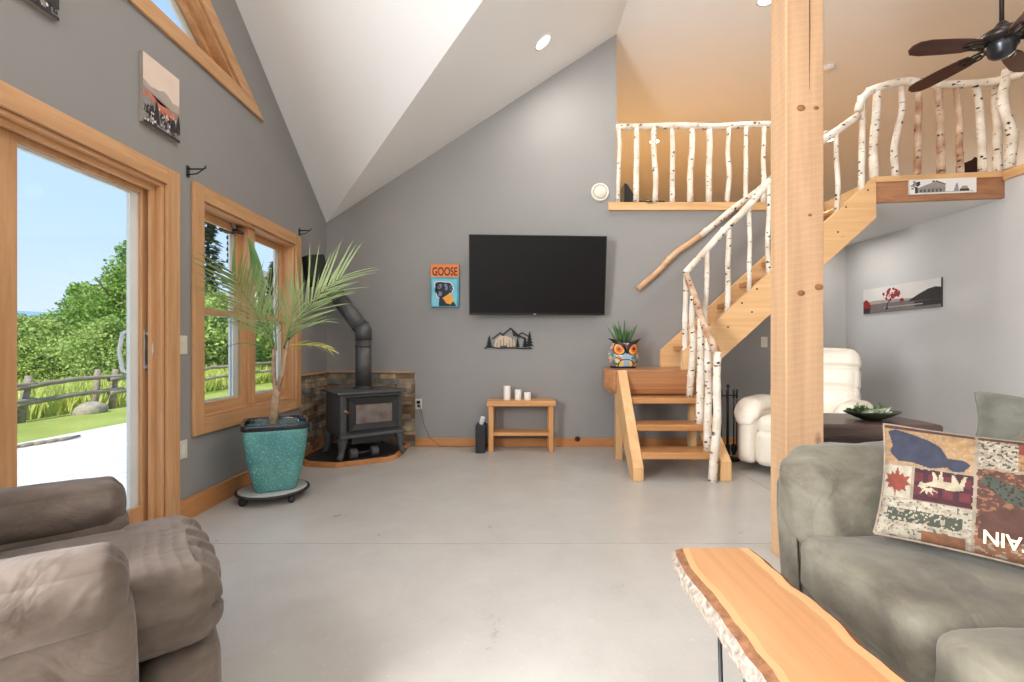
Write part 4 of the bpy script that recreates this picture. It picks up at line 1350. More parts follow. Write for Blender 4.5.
# fire tools beneath the stairs
ft = thing('fireplace_tools', 'thin black fireplace tool set standing behind the lower stairs', 'fire tools', (2.08, 4.42, 0))
MB().lathe([(.11, 0), (.11, .012), (.02, .02), (.012, .03)], (2.08, 4.42, 0), 24).build('base', 'iron', ft)
MB().tube([(2.08, 4.42, .02), (2.08, 4.42, .70)], .008, 8).tube([(1.99, 4.42, .62), (2.17, 4.42, .62)], .007, 8).ball((2.08, 4.42, .71), .018).build('stand', 'iron', ft)
for dx, dy, nm in ((-.075, -.02, 'poker'), (-.03, -.04, 'shovel'), (.035, -.04, 'brush'), (.075, -.02, 'tongs')):
    mb = MB().tube([(2.08 + dx, 4.42 + dy, .09), (2.08 + dx, 4.42 + dy, .66)], .006, 8)
    mb.tube([(2.08 + dx, 4.42 + dy, .60), (2.08 + dx, 4.42 + dy, .68)], .011, 8)
    if nm == 'shovel':
        mb.obox((2.08 + dx, 4.42 + dy, .10), (.06, .012, .10))
    if nm == 'brush':
        mb.lathe([(.012, 0), (.026, .04), (.026, .09), (.01, .11)], (2.08 + dx, 4.42 + dy, .05), 10)
    mb.build(nm, 'iron', ft)

# ------------------------------------------------------------------ potted palm
pl = thing('plant_caddy', 'round grey rolling plant caddy under the teal planter', 'plant stand', (-1.735, 3.28, 0))
MB().lathe([(.05, .062), (.215, .062), (.225, .072), (.215, .078), (.05, .074)], seg=36).build('tray', [plain('clear_grey_tray', rgb(170, 174, 172), .25, var=.05)], pl, local=True)
rg = [( .232 * math.cos(2 * PI * k / 32), .232 * math.sin(2 * PI * k / 32), .062) for k in range(33)]
MB().tube(rg, .010, 8, cap=False).build('rim', 'iron', pl, local=True)
for k in range(4):
    a = PI / 4 + k * PI / 2 + .25
    x, y = .215 * math.cos(a), .215 * math.sin(a)
    MB().lathe([(.012, -.013), (.027, -.010), (.027, .010), (.012, .013)], (x, y, .027), 16, rz(a + .5) @ Mh).tube([(x, y, .03), (x, y, .06)], .009, 8).build('caster', 'iron', pl, local=True)
pot = thing('potted_palm', 'tall green palm in a square teal glazed planter by the window', 'potted plant', (-1.715, 3.28, .078), math.radians(6))
PR = rz(math.radians(27)) @ Matrix.Diagonal((1.10, 1.10, 1))
prof = [(.112, 0), (.120, .01), (.142, .10), (.170, .25), (.182, .36), (.186, .42), (.187, .44)]
MB().lathe(prof, seg=96, M=PR, sq=7).build('planter', 'glaze', pot, local=True)
MB().lathe([(.187, .435), (.194, .44), (.196, .475), (.190, .48), (.178, .478), (.173, .44), (.171, .40)], seg=96, M=PR, sq=7, cap=False).build('rim', 'glossdark', pot, local=True)
MB().lathe([(.172, .40), (.10, .41), (.002, .415)], seg=96, M=PR, sq=7, cap=False).build('soil', 'soil', pot, local=True)
pot.rotation_euler = (0, 0, 0)
B = Vector((-1.735, 3.28, .078))
def A_(px, py, dy=0.0):
    return at(px, py, 3.28 + dy)
tr = MB()
tr.tube([A_(273, 428), A_(275, 405), A_(277, 385)], [.034, .028, .022], 12)
tr.tube([A_(276, 392), A_(273, 370, .02), A_(274, 345, .03)], [.018, .014, .010], 10)
tr.tube([A_(277, 392), A_(283, 370, -.01), A_(288, 340, -.02)], [.018, .015, .010], 10)
tr.build('trunk', 'palmtrunk', pot)

def frond(pts, n, ll, lw, ang=38, mat='palm', droop=.25, seed=0, up=None, sides=(1, -1), taper=.55):
    r_ = random.Random(seed)
    P = [Vector(q) for q in pts]
    def bez(t):
        Q = P[:]
        while len(Q) > 1:
            Q = [a.lerp(b, t) for a, b in zip(Q, Q[1:])]
        return Q[0]
    mb = MB()
    N = 14
    mb.tube([bez(i / N) for i in range(N + 1)], [.008 * (1 - .75 * i / N) for i in range(N + 1)], 6)
    for i in range(n):
        t = .16 + .82 * i / (n - 1)
        p = bez(t)
        tg = (bez(min(1, t + .02)) - bez(t - .02)).normalized()
        upv = Vector(up) if up else Vector((0, -.4, 1))
        side = tg.cross(upv).normalized()
        nr = side.cross(tg).normalized()
        for s in sides:
            l = ll * (1 - taper * abs(t - .45) / .55) * r_.uniform(.85, 1.1)
            a = math.radians(ang + r_.uniform(-5, 5)) * (1.15 - .5 * t)
            d = (tg * math.cos(a) + side * s * math.sin(a) + nr * r_.uniform(.05, .25)).normalized()
            wv = (side * math.cos(a) * s - tg * math.sin(a)).normalized()
            wv = (wv + nr * .5).normalized() * lw
            segs = 5
            vs = []
            for k in range(segs + 1):
                f = k / segs
                q = p + d * l * f + Vector((0, 0, -1)) * droop * l * f * f
                ww = wv * (1 - f) ** .6 * min(1, .45 + 2.2 * f)
                vs += [q - ww, q + ww]
            bv = mb.faces(vs, [(2 * k, 2 * k + 1, 2 * k + 3, 2 * k + 2) for k in range(segs)])
    o = mb.build('frond', mat, pot, smooth=True, recalc=False)
    return o
# left frond sweeping to the upper left
frond([A_(274, 350, .03), A_(262, 322, -.10), A_(246, 296, -.27), A_(232, 272, -.42)], 17, .40, .0082, 36, seed=1, up=(0.2, -1, .35), droop=.03, taper=.3)
# middle upright
frond([A_(276, 350), A_(276, 325, .05), A_(272, 300, .0), A_(268, 282, -.02)], 10, .38, .0065, 30, seed=2, up=(0, -1, .2), droop=.03)
# right frond arching to the right
frond([A_(284, 348), A_(294, 318, -.05), A_(312, 296, -.06), A_(342, 276, -.05)], 18, .47, .0082, 36, seed=3, up=(.1, -1, .5), droop=.10, taper=.3)
frond([A_(286, 345), A_(298, 322, .10), A_(312, 302, .18), A_(332, 286, .22)], 11, .36, .0065, 34, seed=7, up=(.2, -1, .5), droop=.10)
frond([A_(284, 348), A_(290, 326, -.12), A_(294, 308, -.2), A_(298, 292, -.25)], 8, .32, .006, 30, seed=4, up=(0, -1, .3), droop=.06)
# low drooping leaflets
frond([A_(287, 345), A_(303, 344, -.04), A_(318, 344, -.06), A_(328, 349, -.08)], 5, .18, .006, 26, 'palmdry', seed=5, up=(0, -.5, 1), droop=.25)
frond([A_(288, 340), A_(300, 328, -.05), A_(312, 322, -.06), A_(324, 322, -.08)], 5, .26, .005, 26, 'palm', seed=6, up=(0, -.5, 1), droop=.3)
frond([A_(272, 352, .03), A_(256, 342, -.08), A_(240, 340, -.16), A_(226, 348, -.25)], 2, .12, .006, 18, 'palm', seed=9, up=(0, -.5, 1), droop=.5)
# folded spear leaf
sp_ = MB()
v0, v1 = A_(262, 306, .06), A_(249, 238, .10)
ax_ = (v1 - v0)
sd_ = Vector((.9, .2, .25)).normalized()
vs = []
for k in range(9):
    f = k / 8
    ww = .05 * math.sin(PI * min(1, (f * .86 + .12))) ** .8
    q = v0 + ax_ * f
    vs += [q - sd_ * ww * .5, q + Vector((0, -.02, 0)), q + sd_ * ww]
sp_.faces(vs, [(3 * k + i, 3 * k + i + 1, 3 * k + 4 + i, 3 * k + 3 + i) for k in range(8) for i in range(2)])
sp_.tube([A_(274, 345, .03), A_(268, 322, .05), v0], [.008, .007, .005], 6)
so_ = sp_.build('spear_leaf', [leaf_mat('spear_leaf', rgb(96, 138, 74), rgb(130, 168, 100), .2)], pot, smooth=True, recalc=False)

# ------------------------------------------------------------------ owl planter on the stair slab
owl = thing('owl_planter', 'painted owl planter with orange eyes and a spiky plant on the stair slab', 'planter', (1.125, 4.70, .876), 0)
cols = [rgb(206, 96, 70), rgb(224, 196, 120), rgb(92, 130, 90), rgb(120, 150, 190), rgb(214, 190, 170), rgb(176, 84, 52), rgb(222, 214, 200)]
omats = [plain('owl_glaze_%s' % nm, c, .25, var=.1) for nm, c in zip(('red', 'yellow', 'green', 'blue', 'cream', 'rust', 'white'), cols)]
omats += [plain('owl_glaze_navy', rgb(34, 36, 70), .25), plain('owl_glaze_grey_blue', rgb(150, 176, 196), .25), plain('owl_glaze_dark', rgb(30, 26, 26), .3)]
mb = MB()
NS, NZ = 96, 52
prof = []
def orad(f):
    return .118 + .037 * math.sin(PI * min(1, f * 1.12 + .02)) - .010 * max(0, f - .8) * 5 + (.006 if f < .06 else 0)
OH = .265
sites = [(R.uniform(0, 2 * PI), R.uniform(0, 1), R.randrange(7)) for _ in range(420)]
rings = [[mb.bm.verts.new((orad(i / NZ) * math.cos(2 * PI * k / NS), orad(i / NZ) * math.sin(2 * PI * k / NS), OH * i / NZ)) for k in range(NS)] for i in range(NZ + 1)]
for i in range(NZ):
    f = (i + .5) / NZ
    for k in range(NS):
        a = 2 * PI * (k + .5) / NS
        best = min(sites, key=lambda s: (min(abs(a - s[0]), 2 * PI - abs(a - s[0])) * .15) ** 2 + ((f - s[1]) * .26) ** 2)
        mi = best[2]
        fa = (a - 1.5 * PI)          # angle from the front
        xx = math.sin(fa) * .15
        zz = f * OH
        if f < .07 or f > .955:
            mi = 7
        elif abs(fa) < 1.2:
            if (xx / .055) ** 2 + ((zz - .125) / .05) ** 2 < 1: mi = 8
            if (xx / .085) ** 2 + ((zz - .03) / .065) ** 2 < 1:
                mi = 9 if (xx / .075) ** 2 + ((zz - .03) / .055) ** 2 > 1 else (1 if abs(xx) > .03 else 8)
        q = mb.bm.faces.new((rings[i][k], rings[i][(k + 1) % NS], rings[i + 1][(k + 1) % NS], rings[i + 1][k]))
        q.material_index = mi
        q.smooth = True
mb.bm.faces.new(rings[0][::-1])
mb.cur = 7
mb.lathe([(orad(1), OH), (orad(1) - .012, OH + .004), (orad(1) - .02, OH - .02), (.002, OH - .022)], seg=48, cap=False)
mb.build('pot', omats, owl, local=True)
for s in (-1, 1):
    Me = rz(s * .45) @ Matrix.Rotation(PI / 2, 3, 'X')
    ce = Vector((math.sin(s * .45) * .146, -math.cos(s * .45) * .146, .195))
    ey = MB()
    ey.lathe([(.066, -.004), (.066, .006), (.057, .009)], ce, 28, Me, cap=False)
    ey.mat(1).lathe([(.058, .008), (.048, .014), (.033, .018)], ce, 28, Me, cap=False)
    ey.mat(2).lathe([(.036, .0175), (.016, .021)], ce, 28, Me, cap=False)
    ey.mat(0).lathe([(.0165, .0205), (.001, .022)], ce, 20, Me, cap=False)
    ey.build('eye', [omats[9], plain('eye_yellow_orange', rgb(236, 170, 84), .25), plain('eye_orange', rgb(216, 106, 50), .25)], owl, local=True)
    br_ = MB()
    p0 = Vector((s * .012, -.158, .175)); p1 = Vector((s * .045, -.150, .245)); p2 = Vector((s * .10, -.125, .268)); p3 = Vector((s * .165, -.075, .300))
    br_.tube([p0, p0.lerp(p1, .5) + Vector((0, -.004, .006)), p1, p2, p3], [.010, .014, .017, .020, .003], 10)
    br_.build('ear_tuft', omats[9], owl, local=True)
bk = MB().tube([(0, -.150, .19), (0, -.168, .165), (0, -.160, .145)], [.006, .012, .003], 8)
bk.build('beak', omats[9], owl, local=True)
MB().lathe([(.09, .250), (.002, .256)], seg=24, cap=False).build('soil', 'soil', owl, local=True)
lv = MB()
for k in range(26):
    a = R.uniform(0, 2 * PI); lean = R.uniform(.05, .55); h = R.uniform(.13, .27) * (1 - .3 * lean)
    b0 = Vector((math.cos(a) * R.uniform(.01, .07), math.sin(a) * R.uniform(.01, .07), .25))
    dx = Vector((math.cos(a) * lean, math.sin(a) * lean, 1)).normalized()
    lv.tube([b0, b0 + dx * h * .4, b0 + dx * h * .8 + Vector((math.cos(a), math.sin(a), 0)) * .01, b0 + dx * h + Vector((math.cos(a), math.sin(a), 0)) * .02], [.010, .011, .006, .0008], 6)
lv.build('spiky_leaves', 'succulent', owl, local=True)

# ------------------------------------------------------------------ taupe recliner, lower left
TH_ = math.atan2(-.756, .654)
rec = thing('recliner', 'taupe suede recliner with rolled arms at the lower left by the sliding door', 'recliner', (-1.135, 1.312, 0), TH_)
def pleat(q, lo, hi, amp, freq, axis=1):
    """fine gathers running across the chair"""
    g = max(0.0, min(1.0, (q[axis] - lo) / (hi - lo)))
    ph = 2.2 * noise.noise((q.x * 4, q.y * 1.5, 3))
    return amp * g * (1 - abs(math.sin(q[axis] * freq + ph)) * 2) * (.7 + .5 * noise.noise((q.x * 6, q.y * 3, 1)))
def arm(sx):
    m = MB()
    def fn(q, p):
        if q.y > .29:
            q.y = .29 + (q.y - .29) * .55
        g = max(0.0, min(1.0, (q.y - .22) / .10))
        a = math.atan2(q.z, q.x)
        s_ = 1 + .045 * g * math.sin(a * 8 + 1.0) + .015 * math.sin(q.y * 8 + sx)
        q.x *= s_; q.z *= s_
        return q
    m.soft((sx * .36, -.325, .540), (.20, .74, .165), .075, 40, (.01, .012, .012), fn=fn, wr=.003, wscale=7, seed=sx * 3)
    o = m.build('arm', 'taupe', rec, local=True)
    m = MB()
    m.soft((sx * .352, -.345, .26), (.18, .73, .50), .035, 24, (.010, .012, .01), wr=.004, wscale=5, seed=2 + sx)
    m.build('side_panel', 'taupe', o, local=True)
    m = MB()
    pts = [(sx * .36 + .105 * math.cos(a), -.40, .540 + .086 * math.sin(a)) for a in [PI * (k / 16) * 1.2 - .3 for k in range(17)]]
    m.tube(pts, .002, 5)
    m.build('seam', [plain('pale_stitching', rgb(150, 140, 130), .8)] if sx < 0 else [bpy.data.materials['pale_stitching']], o, local=True)
arm(-1); arm(1)
m = MB()
m.soft((0, -.20, .405), (.50, .70, .15), .06, 40, (.01, .03, .03), fn=lambda q, p: Vector((q.x, q.y, q.z + (pleat(q, .05, .33, .0022, 70) if q.z > 0 else 0))), wr=.004, wscale=5, seed=4)
m.build('seat_cushion', 'taupe', rec, local=True)
def rollfn(q, p):
    # horizontal welt line and gathers on the front and ends
    if q.y > -.10:
        q.z += pleat(q, -.10, .02, .0026, 92) * (1 if q.z > 0 else .4)
    edge = max(abs(p[0]), p[1])
    d = abs(q.z + .005) / .012
    if d < 1 and edge > .8:
        q.x *= 1 - .018 * (1 - d); q.y -= .010 * (1 - d) * (1 if p[1] > .8 else 0)
    if p[1] > .5:
        q.y += .006 * math.sin(q.x * 55 + 3 * noise.noise((q.z * 10, 1, q.x * 4)))
    return q
m = MB()
m.soft((.012, .088, .388), (.585, .235, .205), .065, 110, (.012, .018, .012), fn=rollfn, wr=.003, wscale=6, seed=6)
m.build('front_roll', 'taupe', rec, local=True)
m = MB()
m.soft((.012, .12, .165), (.58, .17, .235), .055, 24, (.012, .02, .0), fn=lambda q, p: Vector((q.x, q.y - (.012 if .215 < abs(q.x) < .235 and q.y > 0 else 0), q.z)), wr=.004, wscale=6, seed=8)
m.build('footrest', 'taupe', rec, local=True)
m = MB()
m.box((-.25, -.68, .05), (.25, .02, .30))
m.build('base_frame', 'iron', rec, local=True)
for sx in (-1, 1):
    for y in (-.62, .02):
        MB().lathe([(.025, 0), (.03, .05)], (sx * .26, y, .0), 14).build('foot', 'black', rec, local=True)
m = MB()
m.soft((0, -.62, .72), (.60, .24, .66), .10, 16, (.01, .03, .02), M=rx(.22), wr=.008, wscale=4, seed=9)
m.soft((0, -.56, .90), (.54, .16, .22), .07, 12, (.01, .03, .02), M=rx(.22), wr=.006, seed=3)
m.build('backrest', 'taupe', rec, local=True)

# ------------------------------------------------------------------ sage sofa
sf = thing('sofa', 'sage grey suede sofa with a rolled arm behind the live-edge bench', 'sofa', (1.35, .6, 0))
Y1 = -.75
m = MB()
m.soft((1.36, (1.49 + Y1) / 2, .19), (.86, 1.49 - Y1, .26), .04, 16, (0, 0, 0), wr=.004, wscale=4)
m.build('base', 'sage', sf)
for k, (ya, yb) in enumerate(((1.0, 1.475), (.38, .995), (-.39, .375))):
    m = MB()
    m.soft((1.235 - .012 * k, (ya + yb) / 2, .385), (.66, yb - ya, .185), .05, 40, (.012, .006, .022), wr=.009, wscale=6.5, seed=11 + k)
    o = m.build('seat_cushion', 'sage', sf)
def armfn(q, p):
    f = (q.x + .40) / .80
    q.z += .035 * f if q.z > 0 else 0
    q.y += .022 * q.z / .165 + .005 * math.sin(q.x * 60 + q.z * 14) * max(0, (-q.x - .20) / .2)
    return q
m = MB()
m.soft((1.345, 1.548, .558), (.80, .195, .33), .075, 44, (.02, .02, .012), fn=armfn, wr=.014, wscale=7, seed=21)
o = m.build('arm', 'sage', sf)
m = MB()
m.prism([(1.50, .05), (1.605, .05), (1.61, .30), (1.635, .50), (1.635, .60), (1.60, .645), (1.55, .60), (1.515, .48), (1.495, .30)], .935, 1.70, 'x')
m.build('arm_panel', 'sage', o, bevel=.02, seg=3)
m = MB()
m.tube([(.938, 1.497, .08), (.937, 1.498, .30), (.937, 1.517, .48), (.937, 1.552, .60), (.937, 1.60, .645)], .005, 6)
m.build('piping', 'sage', o)
m = MB()
m.soft((1.345, Y1 + .1, .60), (.80, .25, .25), .115, 20, (.02, .015, .015), fn=armfn, wr=.010, wscale=5, seed=22)
m.prism([(Y1, .05), (Y1 + .17, .05), (Y1 + .17, .6), (Y1, .6)], .945, 1.70, 'x')
m.build('arm', 'sage', sf)
m = MB()
m.soft((1.72, (1.60 + Y1) / 2, .45), (.20, 1.60 - Y1, .72), .08, 20, (.01, 0, .01), wr=.006, wscale=4, seed=31)
m.build('back', 'sage', sf)
for k, (ya, yb) in enumerate(((.86, 1.46), (.235, .855), (-.39, .23))):
    m = MB()
    m.soft((1.60, (ya + yb) / 2, .64), (.18, yb - ya, .36), .08, 18, (.03, .01, .02), M=ry(.16), wr=.010, wscale=5, seed=41 + k)
    m.build('back_cushion', 'sage', sf)
for y in (1.60, -.66):
    for x in (1.0, 1.72):
        MB().lathe([(.022, 0), (.03, .065)], (x, y, 0), 12).build('foot', 'darkwood', sf)

# patchwork cushion -------------------------------------------------
pc = thing('patchwork_cushion', 'patchwork lodge cushion with a moose and maple leaf on the sofa', 'cushion', (1.30, 1.28, .48))
BL = Vector((1.125, 1.405, .497)); 
Uv = Vector((.66, -.75, -.012)).normalized()
Nv0 = Vector((-.70, -.64, .0)).normalized()
Vv = (Vector((0, 0, 1)) - Nv0 * .36).normalized()
Vv = (Vv - Uv * Vv.dot(Uv)).normalized()
Nv = Uv.cross(Vv).normalized()
if Nv.y > 0: Nv = -Nv
CW, CHh = .52, .335
def cmap(u, v, side=1, off=0.0):
    """u,v in 0..1"""
    a, b = 2 * u - 1, 2 * v - 1
    th = .075 * (max(0, (1 - a * a)) * max(0, (1 - b * b))) ** .42
    px_ = CW * (u - .5) * (1 - .05 * (1 - b * b)) 
    py_ = CHh * (v - .5) * (1 - .07 * (1 - a * a))
    wv = .006 * noise.noise((u * 5, v * 5, 2.0)) * (1 - a * a) * (1 - b * b) * 2
    return BL + Uv * (CW / 2 + px_) + Vv * (CHh / 2 + py_) + Nv * (side * (th + off) + wv + .06)
def inpoly(x, y, P):
    c = False
    j = len(P) - 1
    for i in range(len(P)):
        if (P[i][1] > y) != (P[j][1] > y) and x < (P[j][0] - P[i][0]) * (y - P[i][1]) / (P[j][1] - P[i][1] + 1e-12) + P[i][0]:
            c = not c
        j = i
    return c
PM = ['navy_print', 'gold_print', 'cream_print', 'leaf_red', 'plaid_red', 'plaid_dark', 'moose_cream', 'forest_green', 'brown_print', 'rust_print', 'branch', 'tan_print', 'slate_print', 'deep_brown']
PC = [rgb(37, 39, 52), rgb(122, 95, 64), rgb(131, 124, 108), rgb(99, 44, 33), rgb(73, 26, 31), rgb(46, 17, 22), rgb(135, 126, 105), rgb(51, 54, 43), rgb(63, 38, 29), rgb(99, 65, 44), rgb(114, 102, 87), rgb(120, 105, 91), rgb(66, 66, 64), rgb(37, 25, 22)]
pmats = [plain(a, b, .85, var=.25, scale=45) for a, b in zip(PM, PC)]
bear = [(.03, .93), (.06, .80), (.04, .74), (.10, .66), (.20, .66), (.30, .63), (.40, .66), (.43, .62), (.49, .64), (.53, .70), (.49, .74), (.40, .74), (.36, .83), (.30, .88), (.18, .93), (.08, .96)]
leaf = [(.095, .345), (.10, .40), (.125, .385), (.13, .41), (.165, .40), (.155, .44), (.192, .46), (.165, .485), (.185, .53), (.145, .525), (.135, .555), (.115, .535), (.10, .61), (.082, .54), (.06, .565), (.055, .53), (.015, .545), (.035, .50), (.012, .47), (.045, .455), (.035, .41), (.07, .42), (.085, .40)]
moose = [(.26, .44), (.30, .47), (.36, .47), (.44, .46), (.49, .48), (.51, .60), (.495, .60), (.47, .53), (.44, .60), (.425, .60), (.43, .53), (.38, .53), (.375, .62), (.36, .62), (.355, .53), (.33, .60), (.315, .60), (.325, .52), (.28, .49), (.25, .50), (.235, .46)]
antler = [(.27, .45), (.25, .40), (.28, .43), (.29, .39), (.30, .43), (.33, .39), (.32, .44), (.36, .42), (.32, .46)]
hill1 = [(.58, .20), (.62, .34), (.70, .40), (.80, .38), (.92, .30), (1, .34), (1, .18), (.58, .12)]
treesq = [(.58, .58), (.66, .50), (.72, .44), (.80, .42), (.88, .36), (1, .30), (1, .48), (.86, .54), (.72, .60), (.60, .66)]
def patch(u, v):
    n1 = noise.noise((u * 52, v * 46, 0)); n2 = noise.noise((u * 24, v * 30, 4)) + .5 * noise.noise((u * 60, v * 60, 8))
    if abs(u - .555 - .01 * n2) < .011 or (u < .55 and abs(v - .625 - .012 * n2) < .008) or (u > .56 and abs(v - .70 - .012 * n2) < .009) or (u < .55 and abs(v - .335) < .007) or (abs(u - .20) < .008 and .335 < v < .625):
        return 10
    if v > .965: return 8
    if u < .55 and v > .625:
        return 0 if inpoly(u, v, bear) else (1 if n1 < .25 else 11)
    if u < .20 and v > .335:
        return 3 if inpoly(u, v, leaf) else 2
    if u < .55 and v > .335:
        if inpoly(u, v, moose) or inpoly(u, v, antler): return 6
        return 5 if (int(u * 34) % 3 == 0 or int(v * 26) % 3 == 0) else 4
    if u < .55:
        if .14 < v < .25 and n1 + n2 > -.25 and .06 < u < .50: return 7
        if v < .09 and .28 < u < .52: return 9
        if n1 > .35: return 12
        return 2 if n2 > -.2 else 11
    if v > .70:
        if u < .76: return 7 if n1 > .2 else (2 if n2 > 0 else 11)
        if v > .86: return 3
        return 1 if n1 < .2 else 9
    if inpoly(u, v, treesq): return 7 if n1 < .15 else 13
    if inpoly(u, v, hill1): return 8
    if v < .22: return 9 if n2 < .2 else 11
    return 9 if n2 > .15 else 8
mb = MB()
GU, GV = 210, 130
for side in (1, -1):
    gu, gv = (GU, GV) if side == 1 else (20, 14)
    grid = [[mb.bm.verts.new(cmap(i / gu, j / gv, side)) for j in range(gv + 1)] for i in range(gu + 1)]
    for i in range(gu):
        for j in range(gv):
            vs = [grid[i][j], grid[i + 1][j], grid[i + 1][j + 1], grid[i][j + 1]]
            f = mb.bm.faces.new(vs if side == 1 else vs[::-1])
            f.smooth = True
            f.material_index = patch(min(.999, (i + .5) / gu * 1.38), (j + .5) / gv) if side == 1 else 8
mb.build('patchwork_cover', pmats, pc, recalc=False)
vs, fs = text_verts('MOUNTAIN', 1.0)
xs = [v[0] for v in vs]; ys = [v[1] for v in vs]
# the cushion lies upside down, so its printed word does too
tm = MB()
tm.faces([cmap(.86 - .42 * (a - min(xs)) / (max(xs) - min(xs)), .20 - .11 * (b - min(ys)) / (max(ys) - min(ys)), 1, .0035) for a, b in vs], fs)
tm.build('lettering', [plain('cream_lettering', rgb(234, 206, 170), .85)], pc, recalc=False)
pe = MB()
ed = [cmap(t_ / 20, 0) for t_ in range(21)] + [cmap(1, t_ / 16) for t_ in range(1, 17)] + [cmap(1 - t_ / 20, 1) for t_ in range(1, 21)] + [cmap(0, 1 - t_ / 16) for t_ in range(1, 17)]
pe.tube(ed, .005, 6, cap=False)
pe.build('piping', pmats[11], pc)

gp_ = thing('throw_pillow', 'plain grey-green throw pillow on the sofa back at the right edge', 'cushion', (1.72, 1.30, .80))
cG = Vector((1.77, 1.47, .795))
m = MB()
def pil(q, p):
    a, b = abs(p[0]), abs(p[2])
    q.y *= max(.12, (1 - a ** 3) ** .5 * (1 - b ** 3) ** .5)
    q.x *= 1 + .08 * a * a * b * b - .04 * (1 - b * b); q.z *= 1 + .08 * a * a * b * b - .04 * (1 - a * a)
    return q
m.soft(cG, (.40, .17, .22), .03, 18, (0, 0, 0), M=rz(math.radians(-35)) @ rx(-.35) @ ry(.10), fn=pil, wr=.008, wscale=6, seed=51)
m.build('pillow_body', 'sagedark', gp_)

# ------------------------------------------------------------------ live-edge bench
bn = thing('live_edge_bench', 'live-edge wooden bench with bark edges on black hairpin legs', 'bench', (.61, .75, 0))
YB0, YB1 = -.12, 1.418
NY = 60
def el(y): # left outline
    return .468 + .018 * noise.noise((y * 5, 0, 0)) + .012 * noise.noise((y * 14, 3, 0)) + (.022 * max(0, (y - 1.2) / .218) ** 2)
def er(y):
    return .757 + .010 * noise.noise((y * 5, 9, 0)) + .010 * noise.noise((y * 13, 7, 0))
mb = MB()
cross = [(0, .45, None), (.10, .45, 2), (.20, .45, 1), (.84, .45, 0), (.93, .45, 1), (1.0, .445, 2)]
rows = []
for i in range(NY + 1):
    y = YB0 + (YB1 - YB0) * i / NY
    a, b = el(y), er(y)
    s1 = a + .034 + .006 * noise.noise((y * 9, 1, 1)); s2 = s1 + .020 + .008 * noise.noise((y * 4, 2, 2)); s4 = b - .026 + .004 * noise.noise((y * 9, 5, 5)); s3 = s4 - .026 + .010 * noise.noise((y * 3, 4, 4))
    row = [(a + .03, y, .392), (a + .004, y, .400 + .006 * noise.noise((y * 20, 0, 7))), (a, y, .425 + .008 * noise.noise((y * 22, 0, 2))), (a + .012, y, .443), (s1, y, .45), (s2, y, .45), (s3, y, .45), (s4, y, .45), (b - .004, y, .436), (b, y, .41), (b - .03, y, .392)]
    rows.append([mb.bm.verts.new(q) for q in row])
mi = [2, 3, 3, 2, 1, 0, 1, 2, 2, 3, 0]
for i in range(NY):
    for k in range(11):
        k2 = (k + 1) % 11
        f = mb.bm.faces.new((rows[i][k], rows[i][k2], rows[i + 1][k2], rows[i + 1][k]))
        f.material_index = mi[k]
mb.bm.faces.new(rows[0]); mb.bm.faces.new(rows[-1][::-1])
mb.build('seat_slab', ['heart', 'sap', 'edgebark', 'greybark'], bn)
for (x, y, sx) in ((.53, 1.06, 1), (.68, 1.06, -1), (.53, .20, 1), (.68, .20, -1)):
    xx = x - .02 * sx
    MB().tube([(xx, y + .07, .392), (xx - .012 * sx, y + .02, .03), (xx - .013 * sx, y + .01, .008), (xx - .013 * sx, y - .01, .008), (xx - .012 * sx, y - .02, .03), (xx, y - .07, .392)], .0055, 8).box((xx - .012, y - .08, .389), (xx + .03, y + .08, .393)).build('hairpin_leg', 'iron', bn)

# ------------------------------------------------------------------ white leather recliner
wrc = thing('recliner', 'cream leather recliner behind the timber post near the stairs', 'recliner', (2.60, 4.06, 0), math.radians(-44))
# local: faces -Y
for sx in (-1, 1):
    m = MB()
    m.soft((sx * .355, -.10, .32), (.155, .72, .50), .05, 14, (.012, .02, .0), wr=.004, seed=60 + sx)
    o = m.build('arm', 'leather', wrc, local=True)
    m = MB()
    m.soft((sx * .36, -.12, .56), (.20, .72, .13), .062, 26, (.01, .02, .012), fn=lambda q, p: Vector((q.x, q.y, q.z - (.13 * ((-q.y - .18) / .2) ** 2 if q.y < -.18 else 0))), wr=.004, seed=64)
    m.build('arm_pad', 'leather', o, local=True)
m = MB(); m.soft((0, -.10, .41), (.55, .70, .16), .06, 22, (.01, .03, .02), wr=.004, seed=66); m.build('seat_cushion', 'leather', wrc, local=True)
m = MB(); m.soft((0, -.42, .225), (.55, .12, .30), .05, 18, (.01, .03, .01), wr=.004, seed=68); m.build('footrest', 'leather', wrc, local=True)
Mk = rx(-.18)
def tuft(q, p):
    for zc in (-.03, .16):
        d = abs(q.z - zc) / .035
        if d < 1:
            q.y += (.055 if q.y < 0 else 0) * (1 - d) ** 1.5
            q.x *= 1 - .035 * (1 - d)
    if abs(p[0]) > .7:
        q.x += math.copysign(.006 * math.sin(q.z * 120 + 2 * noise.noise((q.y * 9, q.z * 5, 0))), q.x)
        q.y += .004 * math.sin(q.z * 95)
    return q
m = MB(); m.soft((0, .34, .735), (.68, .22, .66), .075, 56, (.01, .045, .02), M=Mk, fn=tuft, wr=.004, wscale=7, seed=70); m.build('backrest', 'leather', wrc, local=True)
m = MB(); m.lathe([(.30, 0), (.30, .03), (.26, .05), (.10, .08)], (0, 0, 0), 28); m.build('swivel_base', 'iron', wrc, local=True)
m = MB(); m.box((-.26, -.30, .06), (.26, .30, .32)); m.build('mechanism', 'iron', wrc, local=True)

